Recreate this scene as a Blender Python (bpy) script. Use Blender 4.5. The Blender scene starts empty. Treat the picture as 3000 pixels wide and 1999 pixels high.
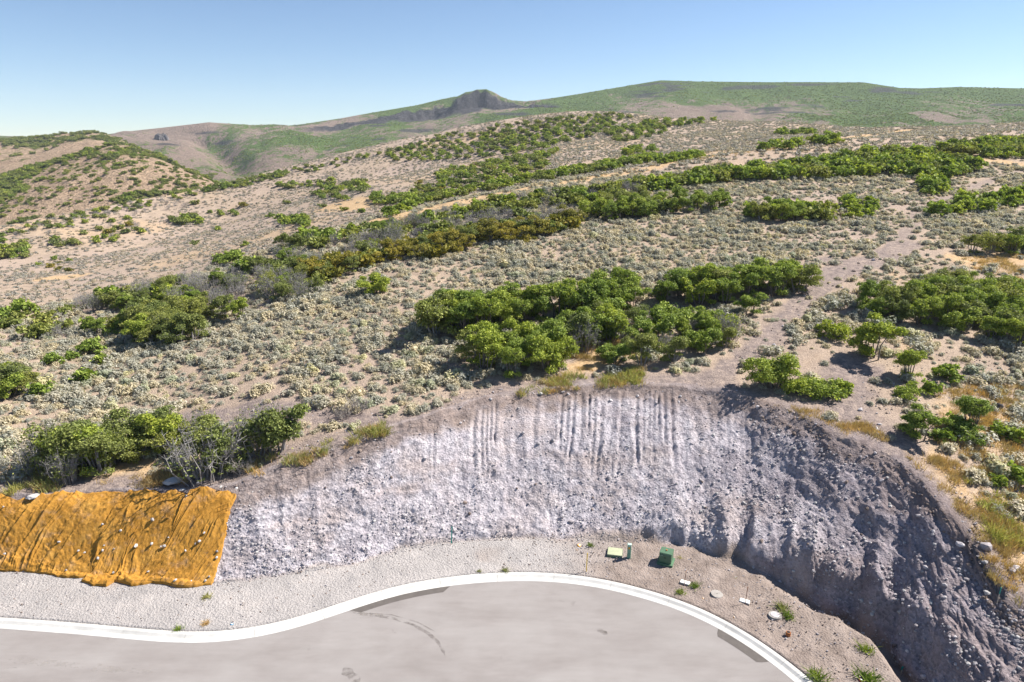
import bpy, bmesh, math, random
import numpy as np
from mathutils import Vector, Matrix, Euler

# ------------------------------------------------------------------ camera, sky, sun, exposure
SC = bpy.context.scene
COL = SC.collection
RX, RY = 2353.0, 1568.0             # reference frame used for sighting points of the place
FPX = RX * 24.0 / 36.0
CAMH = 22.0
PITCH = math.radians(16.1)

cam_d = bpy.data.cameras.new('camera'); cam = bpy.data.objects.new('camera', cam_d); COL.objects.link(cam)
cam_d.lens = 24.0; cam_d.sensor_width = 36.0; cam_d.clip_start = 0.5; cam_d.clip_end = 30000
cam.location = (0, 0, CAMH); cam.rotation_euler = (math.pi / 2 - PITCH, 0, 0)
SC.camera = cam

SUN_EL = math.radians(46.0)
SUN_AZ = math.radians(19.0)          # from +X toward +Y
sun_dir = Vector((math.cos(SUN_EL) * math.cos(SUN_AZ), math.cos(SUN_EL) * math.sin(SUN_AZ), math.sin(SUN_EL)))
sd = bpy.data.lights.new('sun', 'SUN'); sun = bpy.data.objects.new('sun', sd); COL.objects.link(sun)
sd.energy = 5.0; sd.angle = math.radians(0.53); sd.color = (1.0, 0.95, 0.87)
sun.rotation_euler = sun_dir.to_track_quat('Z', 'Y').to_euler()

W = bpy.data.worlds.new('World'); SC.world = W; W.use_nodes = True
wn = W.node_tree; bgn = wn.nodes['Background']
sky = wn.nodes.new('ShaderNodeTexSky'); sky.sky_type = 'NISHITA'; sky.sun_disc = False
sky.sun_elevation = SUN_EL; sky.sun_rotation = math.pi / 2 - SUN_AZ
sky.altitude = 1900; sky.air_density = 1.0; sky.dust_density = 0.0; sky.ozone_density = 3.5
wn.links.new(sky.outputs[0], bgn.inputs[0]); bgn.inputs[1].default_value = 0.064
SC.view_settings.view_transform = 'Standard'; SC.view_settings.look = 'None'
SC.view_settings.gamma = 1; SC.view_settings.use_curve_mapping = False
SC.view_settings.exposure = 1.12
SC.cycles.max_bounces = 6; SC.cycles.diffuse_bounces = 3; SC.cycles.transparent_max_bounces = 12
SC.cycles.volume_bounces = 0

rng = np.random.default_rng(7)
random.seed(7)

# ------------------------------------------------------------------ numeric helpers
def _h(ix, iy, seed):
    n = (ix.astype(np.int64) * 374761393 + iy.astype(np.int64) * 668265263 + seed * 974711) & 0x7fffffff
    n = ((n ^ (n >> 13)) * 1274126177) & 0x7fffffff
    n = n ^ (n >> 16)
    return (n & 0xffff) / 65535.0
def vnoise(x, y, seed=0):
    x = np.asarray(x, float); y = np.asarray(y, float)
    ix = np.floor(x); iy = np.floor(y); fx = x - ix; fy = y - iy
    fx = fx * fx * fx * (fx * (fx * 6 - 15) + 10); fy = fy * fy * fy * (fy * (fy * 6 - 15) + 10)
    a = _h(ix, iy, seed); b = _h(ix + 1, iy, seed); c = _h(ix, iy + 1, seed); d = _h(ix + 1, iy + 1, seed)
    return (a + (b - a) * fx) * (1 - fy) + (c + (d - c) * fx) * fy
def fbm(x, y, oct=4, seed=0, gain=0.5):
    s = 0; amp = 1; tot = 0; c, sn = 0.8, 0.6
    for o in range(oct):
        s = s + amp * vnoise(x, y, seed + o * 17); tot += amp
        x, y = (c * x - sn * y) * 2.03 + 5.1, (sn * x + c * y) * 2.03 + 9.7; amp *= gain
    return s / tot * 2 - 1
def ridged(x, y, oct=3, seed=0):
    s = 0; amp = 1; tot = 0
    for o in range(oct):
        s = s + amp * (1 - np.abs(vnoise(x, y, seed + o * 13) * 2 - 1)); tot += amp
        x = x * 2.1 + 3.3; y = y * 2.1 + 7.7; amp *= 0.5
    return s / tot
def sstep(a, b, x):
    t = np.clip((x - a) / (b - a), 0, 1); return t * t * (3 - 2 * t)

def ray(px, py):
    r = (np.asarray(px, float) - RX / 2) / FPX; d = (np.asarray(py, float) - RY / 2) / FPX
    return r, np.cos(PITCH) - d * np.sin(PITCH), -np.sin(PITCH) - d * np.cos(PITCH)
def at_Y(px, py, Y):                  # point on the sight line at forward distance Y
    dx, dy, dz = ray(px, py); t = np.asarray(Y, float) / dy
    return dx * t, dy * t, CAMH + dz * t
def at_z(px, py, z):
    dx, dy, dz = ray(px, py); t = (np.asarray(z, float) - CAMH) / dz
    return dx * t, dy * t, CAMH + dz * t
def project(X, Y, Z):
    dz = np.asarray(Z) - CAMH
    dep = Y * math.cos(PITCH) - dz * math.sin(PITCH)
    up = Y * math.sin(PITCH) + dz * math.cos(PITCH)
    return RX / 2 + FPX * X / dep, RY / 2 - FPX * up / dep, dep

def interp(table, x):
    t = np.array(table, float); return np.interp(x, t[:, 0], t[:, 1])

# ------------------------------------------------------------------ terrain control lines
KERB = np.array([(0,1417),(167,1429),(333,1444),(400,1450),(460,1452.5),(520,1450),(567,1444),(667,1424),(784,1384),(901,1346),(1018,1325),(1100,1317),
        (1168,1313),(1230,1313),(1284,1315.5),(1350,1323),(1418,1335.5),(1490,1354),(1568,1379),(1635,1405.5),(1735,1462),(1802,1509),(1873,1568)], float)
kx, ky, _ = at_z(KERB[:, 0], KERB[:, 1], 0.15)
# continue the kerb out of the picture
kx = np.concatenate(([kx[0] - 30, kx[0] - 12, kx[0] - 5], kx, [kx[-1] + .75, kx[-1] + 1.0, kx[-1] + 0.6]))
ky = np.concatenate(([ky[0] + 2.4, ky[0] + .7, ky[0] + .3], ky, [ky[-1] - 1.6, ky[-1] - 4.0, ky[-1] - 7.5]))
def resample(x, y, step):
    s = np.concatenate(([0], np.cumsum(np.hypot(np.diff(x), np.diff(y)))))
    n = int(s[-1] / step) + 1; q = np.linspace(0, s[-1], n)
    return np.interp(q, s, x), np.interp(q, s, y)
def smooth(v, n, it=2):
    k = np.ones(n) / n
    for _ in range(it):
        p = np.concatenate((np.full(n, v[0]) + (v[0] - v[n:0:-1]) , v, np.full(n, v[-1]) + (v[-1] - v[-2:-n - 2:-1])))
        v = np.convolve(p, k, 'same')[n:-n]
    return v
kx, ky = resample(kx, ky, 0.15); kx = smooth(kx, 15, 3); ky = smooth(ky, 15, 3)

TOE = np.array([(-300,1306),(0,1312),(130,1318),(250,1326),(480,1345),(560,1335),(700,1315),(850,1288),(950,1262),(1050,1243),(1200,1236),(1350,1240),(1480,1248),
       (1560,1256),(1650,1281),(1720,1300),(1800,1328),(1870,1368),(1950,1400),(2010,1430),(2060,1478),(2100,1530),(2128,1568)], float)
tx, ty, _ = at_z(TOE[:, 0], TOE[:, 1], 0.25); tz = np.full(len(tx), 0.25)
CREST = np.array([(-300,1150,3.3),(0,1140,3.4),(110,1136,3.5),(283,1130,3.6),(430,1130,3.8),(547,1115,4.2),(620,1080,4.7),(740,1032,5.3),(880,990,5.9),(1000,955,6.3),
       (1080,925,6.5),(1180,905,6.7),(1300,893,6.8),(1400,888,6.9),(1500,889,6.95),(1640,900,6.9),(1720,912,6.8),(1770,930,6.7),(1850,960,6.5),(1930,1000,6.3),
       (2010,1030,6.1),(2061,1055,5.9),(2135,1122,5.4),(2201,1212,4.8),(2258,1312,4.1),(2301,1379,3.6),(2352,1422,3.3)], float)
CREST[:, 2] *= 0.89
cx_, cy_, cz_ = at_z(CREST[:, 0], CREST[:, 1], CREST[:, 2])
FL = np.array([(-300,760,66),(0,725,72),(170,700,78),(330,665,82),(480,625,86),(620,577,92),(860,505,104),(1000,475,111),(1250,425,120),(1500,388,133),
       (1800,345,150),(2100,312,170),(2353,294,190),(2700,280,200)], float)
fx_, fy_, fz_ = at_Y(FL[:, 0], FL[:, 1], FL[:, 2])
JL = np.array([(-300,560,240),(0,527,265),(160,490,290),(333,457,320),(500,427,350),(617,397,372),(700,370,385),(784,353,395),(884,330,405),(984,313,415),(1084,290,420),
       (1227,268,425),(1318,253,420),(1400,251,415),(1484,265,400),(1568,271,375),(1785,281,330),(1902,288,300),(2018,290,280),(2201,284,262),(2353,278,250),(2700,268,250)], float)
def offs(table, xs): return interp(table, xs)
xs = np.linspace(-300, 2700, 61)
yF = interp(FL[:, :2], xs); YF = interp(FL[:, [0, 2]], xs)
yJ = interp(JL[:, :2], xs); YJ = interp(JL[:, [0, 2]], xs)
gx_, gy_, gz_ = at_Y(xs, yF + offs([(-300,40),(500,34),(760,20),(900,6),(1050,-1),(1250,-8),(1600,-9),(2700,-4)], xs), YF * offs([(0,1.25),(900,1.2),(2353,1.15)], xs))
hx_, hy_, hz_ = at_Y(xs, yF + offs([(-300,10),(500,8),(760,-2),(900,-14),(1050,-24),(1250,-32),(1600,-34),(2000,-15),(2353,-6),(2700,-5)], xs), YF * offs([(0,1.75),(600,1.7),(1000,1.6),(2353,1.18)], xs))
# a swell half way up the middle hill
ix_, iy_, iz_ = at_Y(xs, yF + (yJ - yF) * offs([(-300,.5),(600,.5),(1200,.55),(1800,.6),(2700,.6)], xs), (YF * 1.7 * .35 + YJ * .65) * offs([(0,.98),(900,.97),(1800,.86),(2353,.9)], xs))
jx_, jy_, jz_ = at_Y(JL[:, 0], JL[:, 1], JL[:, 2])

AG = np.concatenate((np.linspace(-2.2, -0.90, 50)[:-1], np.arange(-0.90, 1.06, 0.0019), np.linspace(1.06, 2.2, 50)[1:]))
def line(x, y, z, n=1):
    a = x / y; o = np.argsort(a); a = a[o]
    return np.interp(AG, a, y[o]), np.interp(AG, a, z[o])
def line_ext(x, y, z, xl, xr):        # prolong sideways in the world (past the picture's edges) along given ends
    a = np.concatenate((x, [])); 
    return line(np.concatenate((xl[:, 0], x, xr[:, 0])), np.concatenate((xl[:, 1], y, xr[:, 1])), np.concatenate((xl[:, 2], z, xr[:, 2])))
Yk, _ = line(kx, ky, np.zeros(len(kx)))
Yt, Zt = line_ext(tx, ty, tz, np.array([[-60, ty[0] + 1, .25], [-30, ty[0] + .5, .25]]), np.array([[17.6, 19.0, .25], [18.0, 14.0, .25], [18.2, 9.0, .25]]))
Yc, Zc = line_ext(cx_, cy_, cz_, np.array([[-64, cy_[0] + 2, 3.2], [-32, cy_[0] + 1, 3.3]]), np.array([[22.6, 20., 3.1], [23.2, 15.0, 3.0], [23.6, 11.0, 3.0]]))
Yf, Zf = line(fx_, fy_, fz_); Yg, Zg = line(gx_, gy_, gz_); Yh, Zh = line(hx_, hy_, hz_); Yi, Zi = line(ix_, iy_, iz_); Yj, Zj = line(jx_, jy_, jz_)
Yt = smooth(Yt, 9, 2); Yc = smooth(Yc, 15, 2); Zc = smooth(Zc, 15, 2)
Yk = np.maximum(Yk, 4.0)
_bn = sstep(.08, .25, AG) * (1 - sstep(.9, 1.0, AG)); Yt = Yt + _bn * (fbm(AG * 26, AG * 0, 3, 61) * .38)
Yt = np.maximum(Yt, Yk + 0.6); Yc = np.maximum(Yc, Yt + 2.0)
for arr in (Zf, Zg, Zh, Zi, Zj): arr[:] = smooth(arr, 31, 2)
for arr in (Yf, Yg, Yh, Yi, Yj): arr[:] = smooth(arr, 31, 2)
Yg = np.maximum(Yg, Yf + 6); Yh = np.maximum(Yh, Yg + 8); Yi = np.maximum(Yi, Yh + 20); Yj = np.maximum(Yj, Yi + 20)
one = np.ones(len(AG))
LY = np.array([3.0 * one, Yk - .02, Yk + .1, Yt, Yc, Yf, Yg, Yh, Yi, Yj, Yj * 1.18, one * 760, one * 2000, one * 2600])
LZ = np.array([-.05 * one, -.05 * one, .12 * one, Zt, Zc, Zf, Zg, Zh, Zi, Zj, Zj - 16, np.minimum(Zj - 40, -22), -20 * one, -60 * one])
NL = len(LY)
SLEN = np.concatenate(([0], np.cumsum(np.hypot(np.diff(AG * Yt), np.diff(Yt)))))     # arc length along the toe
BENCH = sstep(0.12, 0.42, AG)                                                          # steep undercut foot of the right bank

def gprof(t, a):                      # shape of the cut from toe (0) to crest (1)
    b = np.interp(a, AG, BENCH)
    hb = .04 + .22 * vnoise(a * 34, a * 0, 67)
    steep = np.clip((t - 0.03) / 0.97, 0, 1) ** 0.97 + hb * sstep(0, 0.07, t) * (1 - sstep(.10, .55, t))
    base = t + 0.05 * np.sin(t * math.pi) - .035 * np.sin(t * 2 * math.pi)
    return base * (1 - b) + steep * b

def und(X, Y):                        # broad swells of the natural ground
    d = np.hypot(X, Y)
    return fbm(X / 17.0, Y / 17.0, 3, 3) * 0.45 * sstep(40, 60, d) + fbm(X / 70.0, Y / 70.0, 3, 9) * 2.2 * sstep(100, 190, d)

TOEW = np.stack((AG * Yt, Yt), 1)[::12]
TOEW = TOEW[(TOEW[:, 0] > 9) & (TOEW[:, 1] > 8)]
def ditch(X, Y):
    d = np.zeros(X.shape); a = X / np.maximum(Y, .1); m = (a > .3) & (a < 1.6) & (Y > 6) & (Y < 40)
    if m.any():
        dd = np.full(m.sum(), 1e9)
        for (x0, y0), (x1, y1) in zip(TOEW[:-1], TOEW[1:]):
            vx, vy = x1 - x0, y1 - y0; L = vx * vx + vy * vy + 1e-9; t = np.clip(((X[m] - x0) * vx + (Y[m] - y0) * vy) / L, 0, 1)
            dd = np.minimum(dd, np.hypot(X[m] - x0 - t * vx, Y[m] - y0 - t * vy))
        d[m] = -.95 * sstep(.40, .58, a[m]) * (1 - sstep(.35, 1.15, dd))
    return d
def ground_z(X, Y):
    X = np.atleast_1d(np.asarray(X, float)); Y = np.atleast_1d(np.asarray(Y, float))
    a = X / np.maximum(Y, 0.1)
    ys = np.array([np.interp(a, AG, LY[k]) for k in range(NL)]); zs = np.array([np.interp(a, AG, LZ[k]) for k in range(NL)])
    z = np.full(X.shape, -.05)
    for k in range(NL - 1):
        m = (Y >= ys[k]) & (Y < ys[k + 1])
        if not m.any(): continue
        t = (Y[m] - ys[k][m]) / (ys[k + 1][m] - ys[k][m])
        if k == 3: t = gprof(t, a[m])
        z[m] = zs[k][m] + (zs[k + 1][m] - zs[k][m]) * t
    m = Y > ys[4]
    z = z + np.where(m, und(X, Y) * np.clip((Y - ys[4]) / 6, 0, 1), 0) + ditch(X, Y)
    return z
def cut_t(X, Y):
    a = X / np.maximum(Y, .1); y0 = np.interp(a, AG, Yt); y1 = np.interp(a, AG, Yc)
    return (Y - y0) / (y1 - y0)
MARCH = np.concatenate((np.arange(12, 70, 0.2), np.geomspace(70, 520, 420)))
HA = np.arange(-1.6, 1.6, .006)
_hz = ground_z((HA[:, None] * MARCH[None]).ravel(), np.repeat(MARCH[None], len(HA), 0).ravel()).reshape(len(HA), -1)
HMAX = np.maximum.accumulate((_hz - CAMH) / MARCH[None], axis=1)
def hit(px, py):                      # where the sight lines meet the ground
    px = np.atleast_1d(np.asarray(px, float)); py = np.atleast_1d(np.asarray(py, float))
    dx, dy, dz = ray(px, py); a = dx / dy; sl = dz / dy
    c = np.clip((a - HA[0]) / .006, 0, len(HA) - 1.001); c0 = c.astype(int); f = c - c0
    Y = np.full(px.shape, np.nan)
    for i in range(len(px)):
        yy = []
        for cc in (c0[i], c0[i] + 1):
            r = HMAX[cc]; k = int(np.searchsorted(r, sl[i]))
            if k <= 0 or k >= len(r): yy.append(np.nan)
            else: yy.append(MARCH[k - 1] + (MARCH[k] - MARCH[k - 1]) * (sl[i] - r[k - 1]) / max(r[k] - r[k - 1], 1e-9))
        if abs(yy[0] - yy[1]) > .1 * yy[0]: Y[i] = min(yy)
        else: Y[i] = yy[0] * (1 - f[i]) + yy[1] * f[i]
    X = a * Y; Z = np.full(px.shape, np.nan); ok = ~np.isnan(Y)
    if ok.any(): Z[ok] = ground_z(X[ok], Y[ok])
    return X, Y, Z

# ------------------------------------------------------------------ node helpers
def mat(name):
    m = bpy.data.materials.new(name); m.use_nodes = True
    nt = m.node_tree; nt.nodes.clear()
    out = nt.nodes.new('ShaderNodeOutputMaterial'); b = nt.nodes.new('ShaderNodeBsdfPrincipled')
    nt.links.new(b.outputs[0], out.inputs[0]); b.inputs['Roughness'].default_value = 0.9
    b.inputs['Specular IOR Level'].default_value = 0.25
    return m, nt, b, out
class NB:
    def __init__(s, nt): s.nt = nt
    def n(s, t, **k):
        x = s.nt.nodes.new(t)
        for a, b in k.items(): setattr(x, a, b)
        return x
    def l(s, a, b): s.nt.links.new(a, b)
    def coord(s, kind='Object'): return s.n('ShaderNodeTexCoord').outputs[kind]
    def pos(s): return s.n('ShaderNodeNewGeometry').outputs['Position']
    def noise(s, v, scale, detail=4, rough=.55, out='Fac', stretch=None, dist=0):
        if stretch is not None:
            mp = s.n('ShaderNodeMapping'); mp.inputs['Scale'].default_value = stretch; s.l(v, mp.inputs[0]); v = mp.outputs[0]
        x = s.n('ShaderNodeTexNoise'); x.inputs['Scale'].default_value = scale; x.inputs['Detail'].default_value = detail
        x.inputs['Roughness'].default_value = rough; x.inputs['Distortion'].default_value = dist; s.l(v, x.inputs['Vector']); return x.outputs[out]
    def ramp(s, v, stops, mode='LINEAR'):
        x = s.n('ShaderNodeValToRGB'); x.color_ramp.interpolation = mode; e = x.color_ramp.elements
        while len(e) < len(stops): e.new(0.5)
        for i, (p, c) in enumerate(stops):
            e[i].position = p; e[i].color = (*c, 1) if len(c) == 3 else c
        s.l(v, x.inputs[0]); return x.outputs[0]
    def mr(s, v, a, b, c=0, d=1):
        x = s.n('ShaderNodeMapRange'); x.inputs[1].default_value = a; x.inputs[2].default_value = b; x.inputs[3].default_value = c; x.inputs[4].default_value = d
        s.l(v, x.inputs[0]); return x.outputs[0]
    def mix(s, f, a, b, mode='MIX'):
        x = s.n('ShaderNodeMix', data_type='RGBA', blend_type=mode)
        for sock, v in ((x.inputs[0], f), (x.inputs[6], a), (x.inputs[7], b)):
            if isinstance(v, (int, float)): sock.default_value = v
            elif isinstance(v, tuple): sock.default_value = (*v, 1)
            else: s.l(v, sock)
        return x.outputs[2]
    def math(s, op, a, b=None):
        x = s.n('ShaderNodeMath', operation=op)
        for i, v in enumerate((a, b)):
            if v is None: continue
            if isinstance(v, (int, float)): x.inputs[i].default_value = v
            else: s.l(v, x.inputs[i])
        return x.outputs[0]
    def attr(s, name, out='Fac', kind='GEOMETRY'):
        x = s.n('ShaderNodeAttribute'); x.attribute_name = name; x.attribute_type = kind; return x.outputs[out]
    def bump(s, h, dist, strength=1.0, nrm=None):
        x = s.n('ShaderNodeBump'); x.inputs['Distance'].default_value = dist; x.inputs['Strength'].default_value = strength
        s.l(h, x.inputs['Height'])
        if nrm is not None: s.l(nrm, x.inputs['Normal'])
        return x.outputs[0]

def simple_mat(name, col, rough=.8, var=.25, scale=6, spec=.25, bump=None, metal=0):
    m, nt, b, out = mat(name); k = NB(nt); p = k.coord()
    f = k.noise(p, scale, 5, .6)
    lo = tuple(c * (1 - var) for c in col); hi = tuple(min(1, c * (1 + var)) for c in col)
    k.l(k.ramp(f, [(.3, lo), (.7, hi)]), b.inputs['Base Color']); b.inputs['Roughness'].default_value = rough
    b.inputs['Specular IOR Level'].default_value = spec; b.inputs['Metallic'].default_value = metal
    if bump: k.l(k.bump(k.noise(p, bump[0], 4), bump[1]), b.inputs['Normal'])
    return m

# ------------------------------------------------------------------ object helpers
def tag(o, label=None, cat=None, group=None, kind=None):
    if label: o['label'] = label
    if cat: o['category'] = cat
    if group: o['group'] = group
    if kind: o['kind'] = kind
    return o
def mesh_np(name, verts, faces, mat_=None, smooth_=False, parent=None, link=True):
    """faces: (n,k) int array or list of such arrays"""
    me = bpy.data.meshes.new(name)
    verts = np.asarray(verts, np.float32)
    if not isinstance(faces, list): faces = [faces]
    faces = [np.asarray(f, np.int32) for f in faces if len(f)]
    nl = sum(f.size for f in faces); nf = sum(len(f) for f in faces)
    me.vertices.add(len(verts)); me.vertices.foreach_set('co', verts.ravel())
    me.loops.add(nl); me.polygons.add(nf)
    me.loops.foreach_set('vertex_index', np.concatenate([f.ravel() for f in faces]))
    tot = np.concatenate([np.full(len(f), f.shape[1], np.int32) for f in faces])
    st = np.concatenate(([0], np.cumsum(tot)[:-1])).astype(np.int32)
    me.polygons.foreach_set('loop_start', st)
    me.polygons.foreach_set('use_smooth', np.full(nf, bool(smooth_)))
    me.update(calc_edges=True); me.validate()
    if mat_: me.materials.append(mat_)
    o = bpy.data.objects.new(name, me)
    if link: COL.objects.link(o)
    if parent: o.parent = parent
    return o
def grid_faces(nr, nc):
    i = np.arange((nr - 1) * nc).reshape(nr - 1, nc)[:, :-1].ravel()
    return np.stack((i, i + 1, i + nc + 1, i + nc), 1)
def fattr(o, name, v):
    at = o.data.attributes.new(name, 'FLOAT', 'POINT'); at.data.foreach_set('value', np.asarray(v, np.float32).ravel())
def bm_obj(name, bm, m, parent=None, smooth_=False):
    me = bpy.data.meshes.new(name); bm.to_mesh(me); bm.free()
    if smooth_:
        for p in me.polygons: p.use_smooth = True
    if m: me.materials.append(m)
    o = bpy.data.objects.new(name, me); COL.objects.link(o)
    if parent: o.parent = parent
    return o
def empty(name, loc=(0, 0, 0), rz=0):
    o = bpy.data.objects.new(name, None); COL.objects.link(o); o.location = loc; o.rotation_euler = (0, 0, rz); return o

# ------------------------------------------------------------------ ground material
def ground_material():
    m, nt, b, out = mat('ground'); k = NB(nt); p = k.pos()
    n1 = k.noise(p, 0.35, 6, .6); n2 = k.noise(p, 2.2, 5, .65); n3 = k.noise(p, 9.0, 4, .7); nbig = k.noise(p, 0.03, 4, .5)
    soil = k.ramp(n1, [(.25, (.26, .197, .150)), (.5, (.36, .278, .212)), (.75, (.47, .36, .265))])
    soil = k.mix(k.mr(nbig, .42, .62), soil, k.ramp(n2, [(.3, (.30, .23, .19)), (.7, (.43, .335, .27))]))
    speck = k.ramp(n3, [(.28, (.45, .45, .45)), (.5, (1, 1, 1)), (.75, (1.18, 1.16, 1.14))])
    soil = k.mix(1.0, soil, speck, 'MULTIPLY')
    # tan grassy hillside
    dryc = k.ramp(n2, [(.3, (.36, .235, .125)), (.55, (.48, .335, .195)), (.8, (.56, .43, .28))])
    col = k.mix(k.attr('dry'), soil, dryc)
    pathc = k.mix(1.0, k.ramp(n2, [(.3, (.165, .132, .124)), (.5, (.25, .20, .182)), (.75, (.42, .33, .27))]), speck, 'MULTIPLY')
    col = k.mix(k.attr('path'), col, pathc)
    # gravel verge
    v = k.n('ShaderNodeTexVoronoi'); v.inputs['Scale'].default_value = 30; k.l(p, v.inputs['Vector'])
    v2 = k.n('ShaderNodeTexVoronoi'); v2.inputs['Scale'].default_value = 9; k.l(p, v2.inputs['Vector'])
    gtone = k.ramp(v.outputs['Color'], [(.1, (.27, .253, .246)), (.5, (.345, .325, .317)), (.9, (.43, .405, .395))])
    gbig = k.ramp(k.noise(p, .5, 5, .6), [(.3, (.84, .83, .83)), (.6, (1.05, 1.03, 1.02)), (.8, (1.15, 1.1, 1.06))])
    grav = k.mix(1.0, gtone, gbig, 'MULTIPLY')
    tann = k.mix(k.mr(k.noise(p, .8, 5, .65), .35, .62), (.30, .245, .212), (.46, .385, .34))
    tann = k.mix(k.mr(v.outputs['Distance'], 0, .5), tann, k.mix(1.0, tann, (.62, .6, .6), 'MULTIPLY'))
    grav = k.mix(k.attr('tan'), grav, tann)
    col = k.mix(k.attr('gravel'), col, grav)
    # cut rock: grey-lavender crushed tuff with brown topsoil streaks
    st = k.noise(p, 1.1, 6, .62, stretch=(2.2, .9, .30), dist=.25)
    cutc = k.ramp(st, [(.25, (.33, .298, .328)), (.45, (.415, .380, .408)), (.62, (.48, .447, .474)), (.8, (.55, .52, .54))])
    cutc = k.mix(k.mr(k.noise(p, .45, 5, .6), .5, .68, 0, .75), cutc, k.mix(k.mr(n2, .3, .7), (.33, .275, .27), (.48, .415, .40)))
    cutc = k.mix(1.0, cutc, k.ramp(v2.outputs['Color'], [(.2, (.66, .66, .67)), (.6, (1.0, 1, 1)), (.9, (1.15, 1.14, 1.13))]), 'MULTIPLY')
    topc = k.mix(k.mr(n2, .3, .7), (.115, .085, .072), (.24, .175, .14))
    cutc = k.mix(k.mr(k.noise(p, .32, 4, .6, stretch=(.5, .5, 2.4)), .50, .66, 0, .55), cutc, k.mix(k.mr(n2, .3, .7), (.30, .235, .215), (.42, .345, .315)))
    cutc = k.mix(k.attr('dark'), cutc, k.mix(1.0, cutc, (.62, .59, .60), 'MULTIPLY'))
    cutc = k.mix(k.attr('top'), cutc, topc)
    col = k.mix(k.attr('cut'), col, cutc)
    k.l(col, b.inputs['Base Color']); b.inputs['Roughness'].default_value = 1.0; b.inputs['Specular IOR Level'].default_value = .1
    bm1 = k.bump(v2.outputs['Distance'], .05, .7)
    h2 = k.math('ADD', n3, k.math('MULTIPLY', v.outputs['Distance'], .8))
    k.l(k.bump(h2, .035, .8, bm1), b.inputs['Normal'])
    return m
M_GROUND = ground_material()

# world polylines for ground features -------------------------------------------------
def wline(pts):
    p = np.array(pts, float); X, Y, Z = hit(p[:, 0], p[:, 1]); ok = ~np.isnan(X); return np.stack((X[ok], Y[ok]), 1)
def dist_poly(X, Y, P):
    d = np.full(X.shape, 1e9)
    for (x0, y0), (x1, y1) in zip(P[:-1], P[1:]):
        vx, vy = x1 - x0, y1 - y0; L = vx * vx + vy * vy + 1e-9
        t = np.clip(((X - x0) * vx + (Y - y0) * vy) / L, 0, 1)
        d = np.minimum(d, np.hypot(X - x0 - t * vx, Y - y0 - t * vy))
    return d
PATHS = [(wline([(1640,868),(1700,820),(1760,770),(1810,720),(1850,680),(1890,640),(1960,600),(2040,575),(2100,520),(2110,480),(2190,450),(2290,410),(2353,390)]), .85),
         (wline([(1900,640),(1860,690),(1800,745),(1740,800)]), .95),
         (wline([(1880,650),(1950,615),(2040,590),(2090,560)]), 1.7), (wline([(2000,610),(1900,600)]), 1.2),
         (wline([(330,985),(450,960),(560,945),(680,950),(800,965),(880,955)]), 1.3),
         (wline([(1640,868),(1560,878),(1480,880)]), 1.2),
         (wline([(1970,840),(1930,905),(1980,960),(2060,1010)]), 1.5)]
TRACK = [(wline([(870,508),(1000,476),(1120,450),(1250,425),(1370,405),(1480,390),(1560,372),(1700,352),(1800,338),(1950,318),(2080,300)]), 3.0),
         (wline([(1080,380),(1180,370),(1290,350)]), 4.0), (wline([(1430,268),(1330,256)]), 7.0)]
DRYSP = [(wline([(120,640),(170,635)]), 4.0), (wline([(780,470),(860,470)]), 9.0), (wline([(2230,990),(2280,970)]), 1.6), (wline([(1450,790),(1330,850)]), 1.0),
         (wline([(0,1110),(90,1105),(200,1120),(300,1085)]), 1.3), (wline([(2100,1050),(2200,1130),(2290,1200),(2353,1330)]), 1.3), (wline([(2230,600),(2353,600)]), 2.0), (wline([(2353,380),(2150,350)]), 2.5)]

def masks(X, Y):
    a = X / np.maximum(Y, .1)
    t = cut_t(X, Y); yk = np.interp(a, AG, Yk); s = np.interp(a, AG, SLEN)
    nz = fbm(X / 1.5, Y / 1.5, 3, 31)
    edge = t + nz * .05
    cut = sstep(-.01, .05, edge - .0) * (1 - sstep(.985, 1.06, edge + nz * .05))
    top = sstep(.78, .92, t + .20 * (1 - sstep(-.28, -.12, a)) + nz * .12 + .06 * fbm(X / 4., Y / 4., 2, 5)) * cut * np.interp(a, [-.9, -.5, -.1, .1, .5, .9], [.6, .7, .75, .8, .55, .5])
    gravel = (1 - sstep(-.02, .06, edge)) * 1.0
    tan = sstep(.02, .2, a + nz * .05) * sstep(.0, 1.0, 1.0) 
    tan = np.maximum(tan * (Y > yk), sstep(.4, .8, fbm(X / 3., Y / 3., 3, 77)) * .5)
    path = np.zeros(X.shape); dry = np.zeros(X.shape)
    near = (Y < 260)
    w = nz * .9
    for P, r in PATHS: path[near] = np.maximum(path[near], 1 - sstep(r * .7, r * 1.25, dist_poly(X[near], Y[near], P) + w[near]))
    path = path * (1 - .35 * sstep(58, 92, Y)) * (.75 + .5 * vnoise(X / 1.1, Y / 1.1, 88)); path = np.maximum(path, (1 - sstep(1.0, 2.4, (Y - np.interp(a, AG, Yc)) + nz * .8)) * (t > .98))
    for P, r in TRACK + DRYSP: dry[near | (Y < 450)] = np.maximum(dry[near | (Y < 450)], 1 - sstep(r * .6, r * 1.4, (dist_poly(X, Y, P) + w * 1.5)[near | (Y < 450)]))
    far = sstep(95, 160, Y)
    dry = np.maximum(dry, far * sstep(.05, .55, fbm(X / 38., Y / 38., 4, 51)) * .5)
    dry = np.maximum(dry * (t > .97), 0)
    dry = np.maximum(dry, .55 * sstep(.25, .7, fbm(X / 2.5, Y / 2.5, 3, 61)) * (t > 1.02) * sstep(.3, .6, a) * (Y < 80))
    return cut, top, gravel, tan, path, dry, t, s

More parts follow.
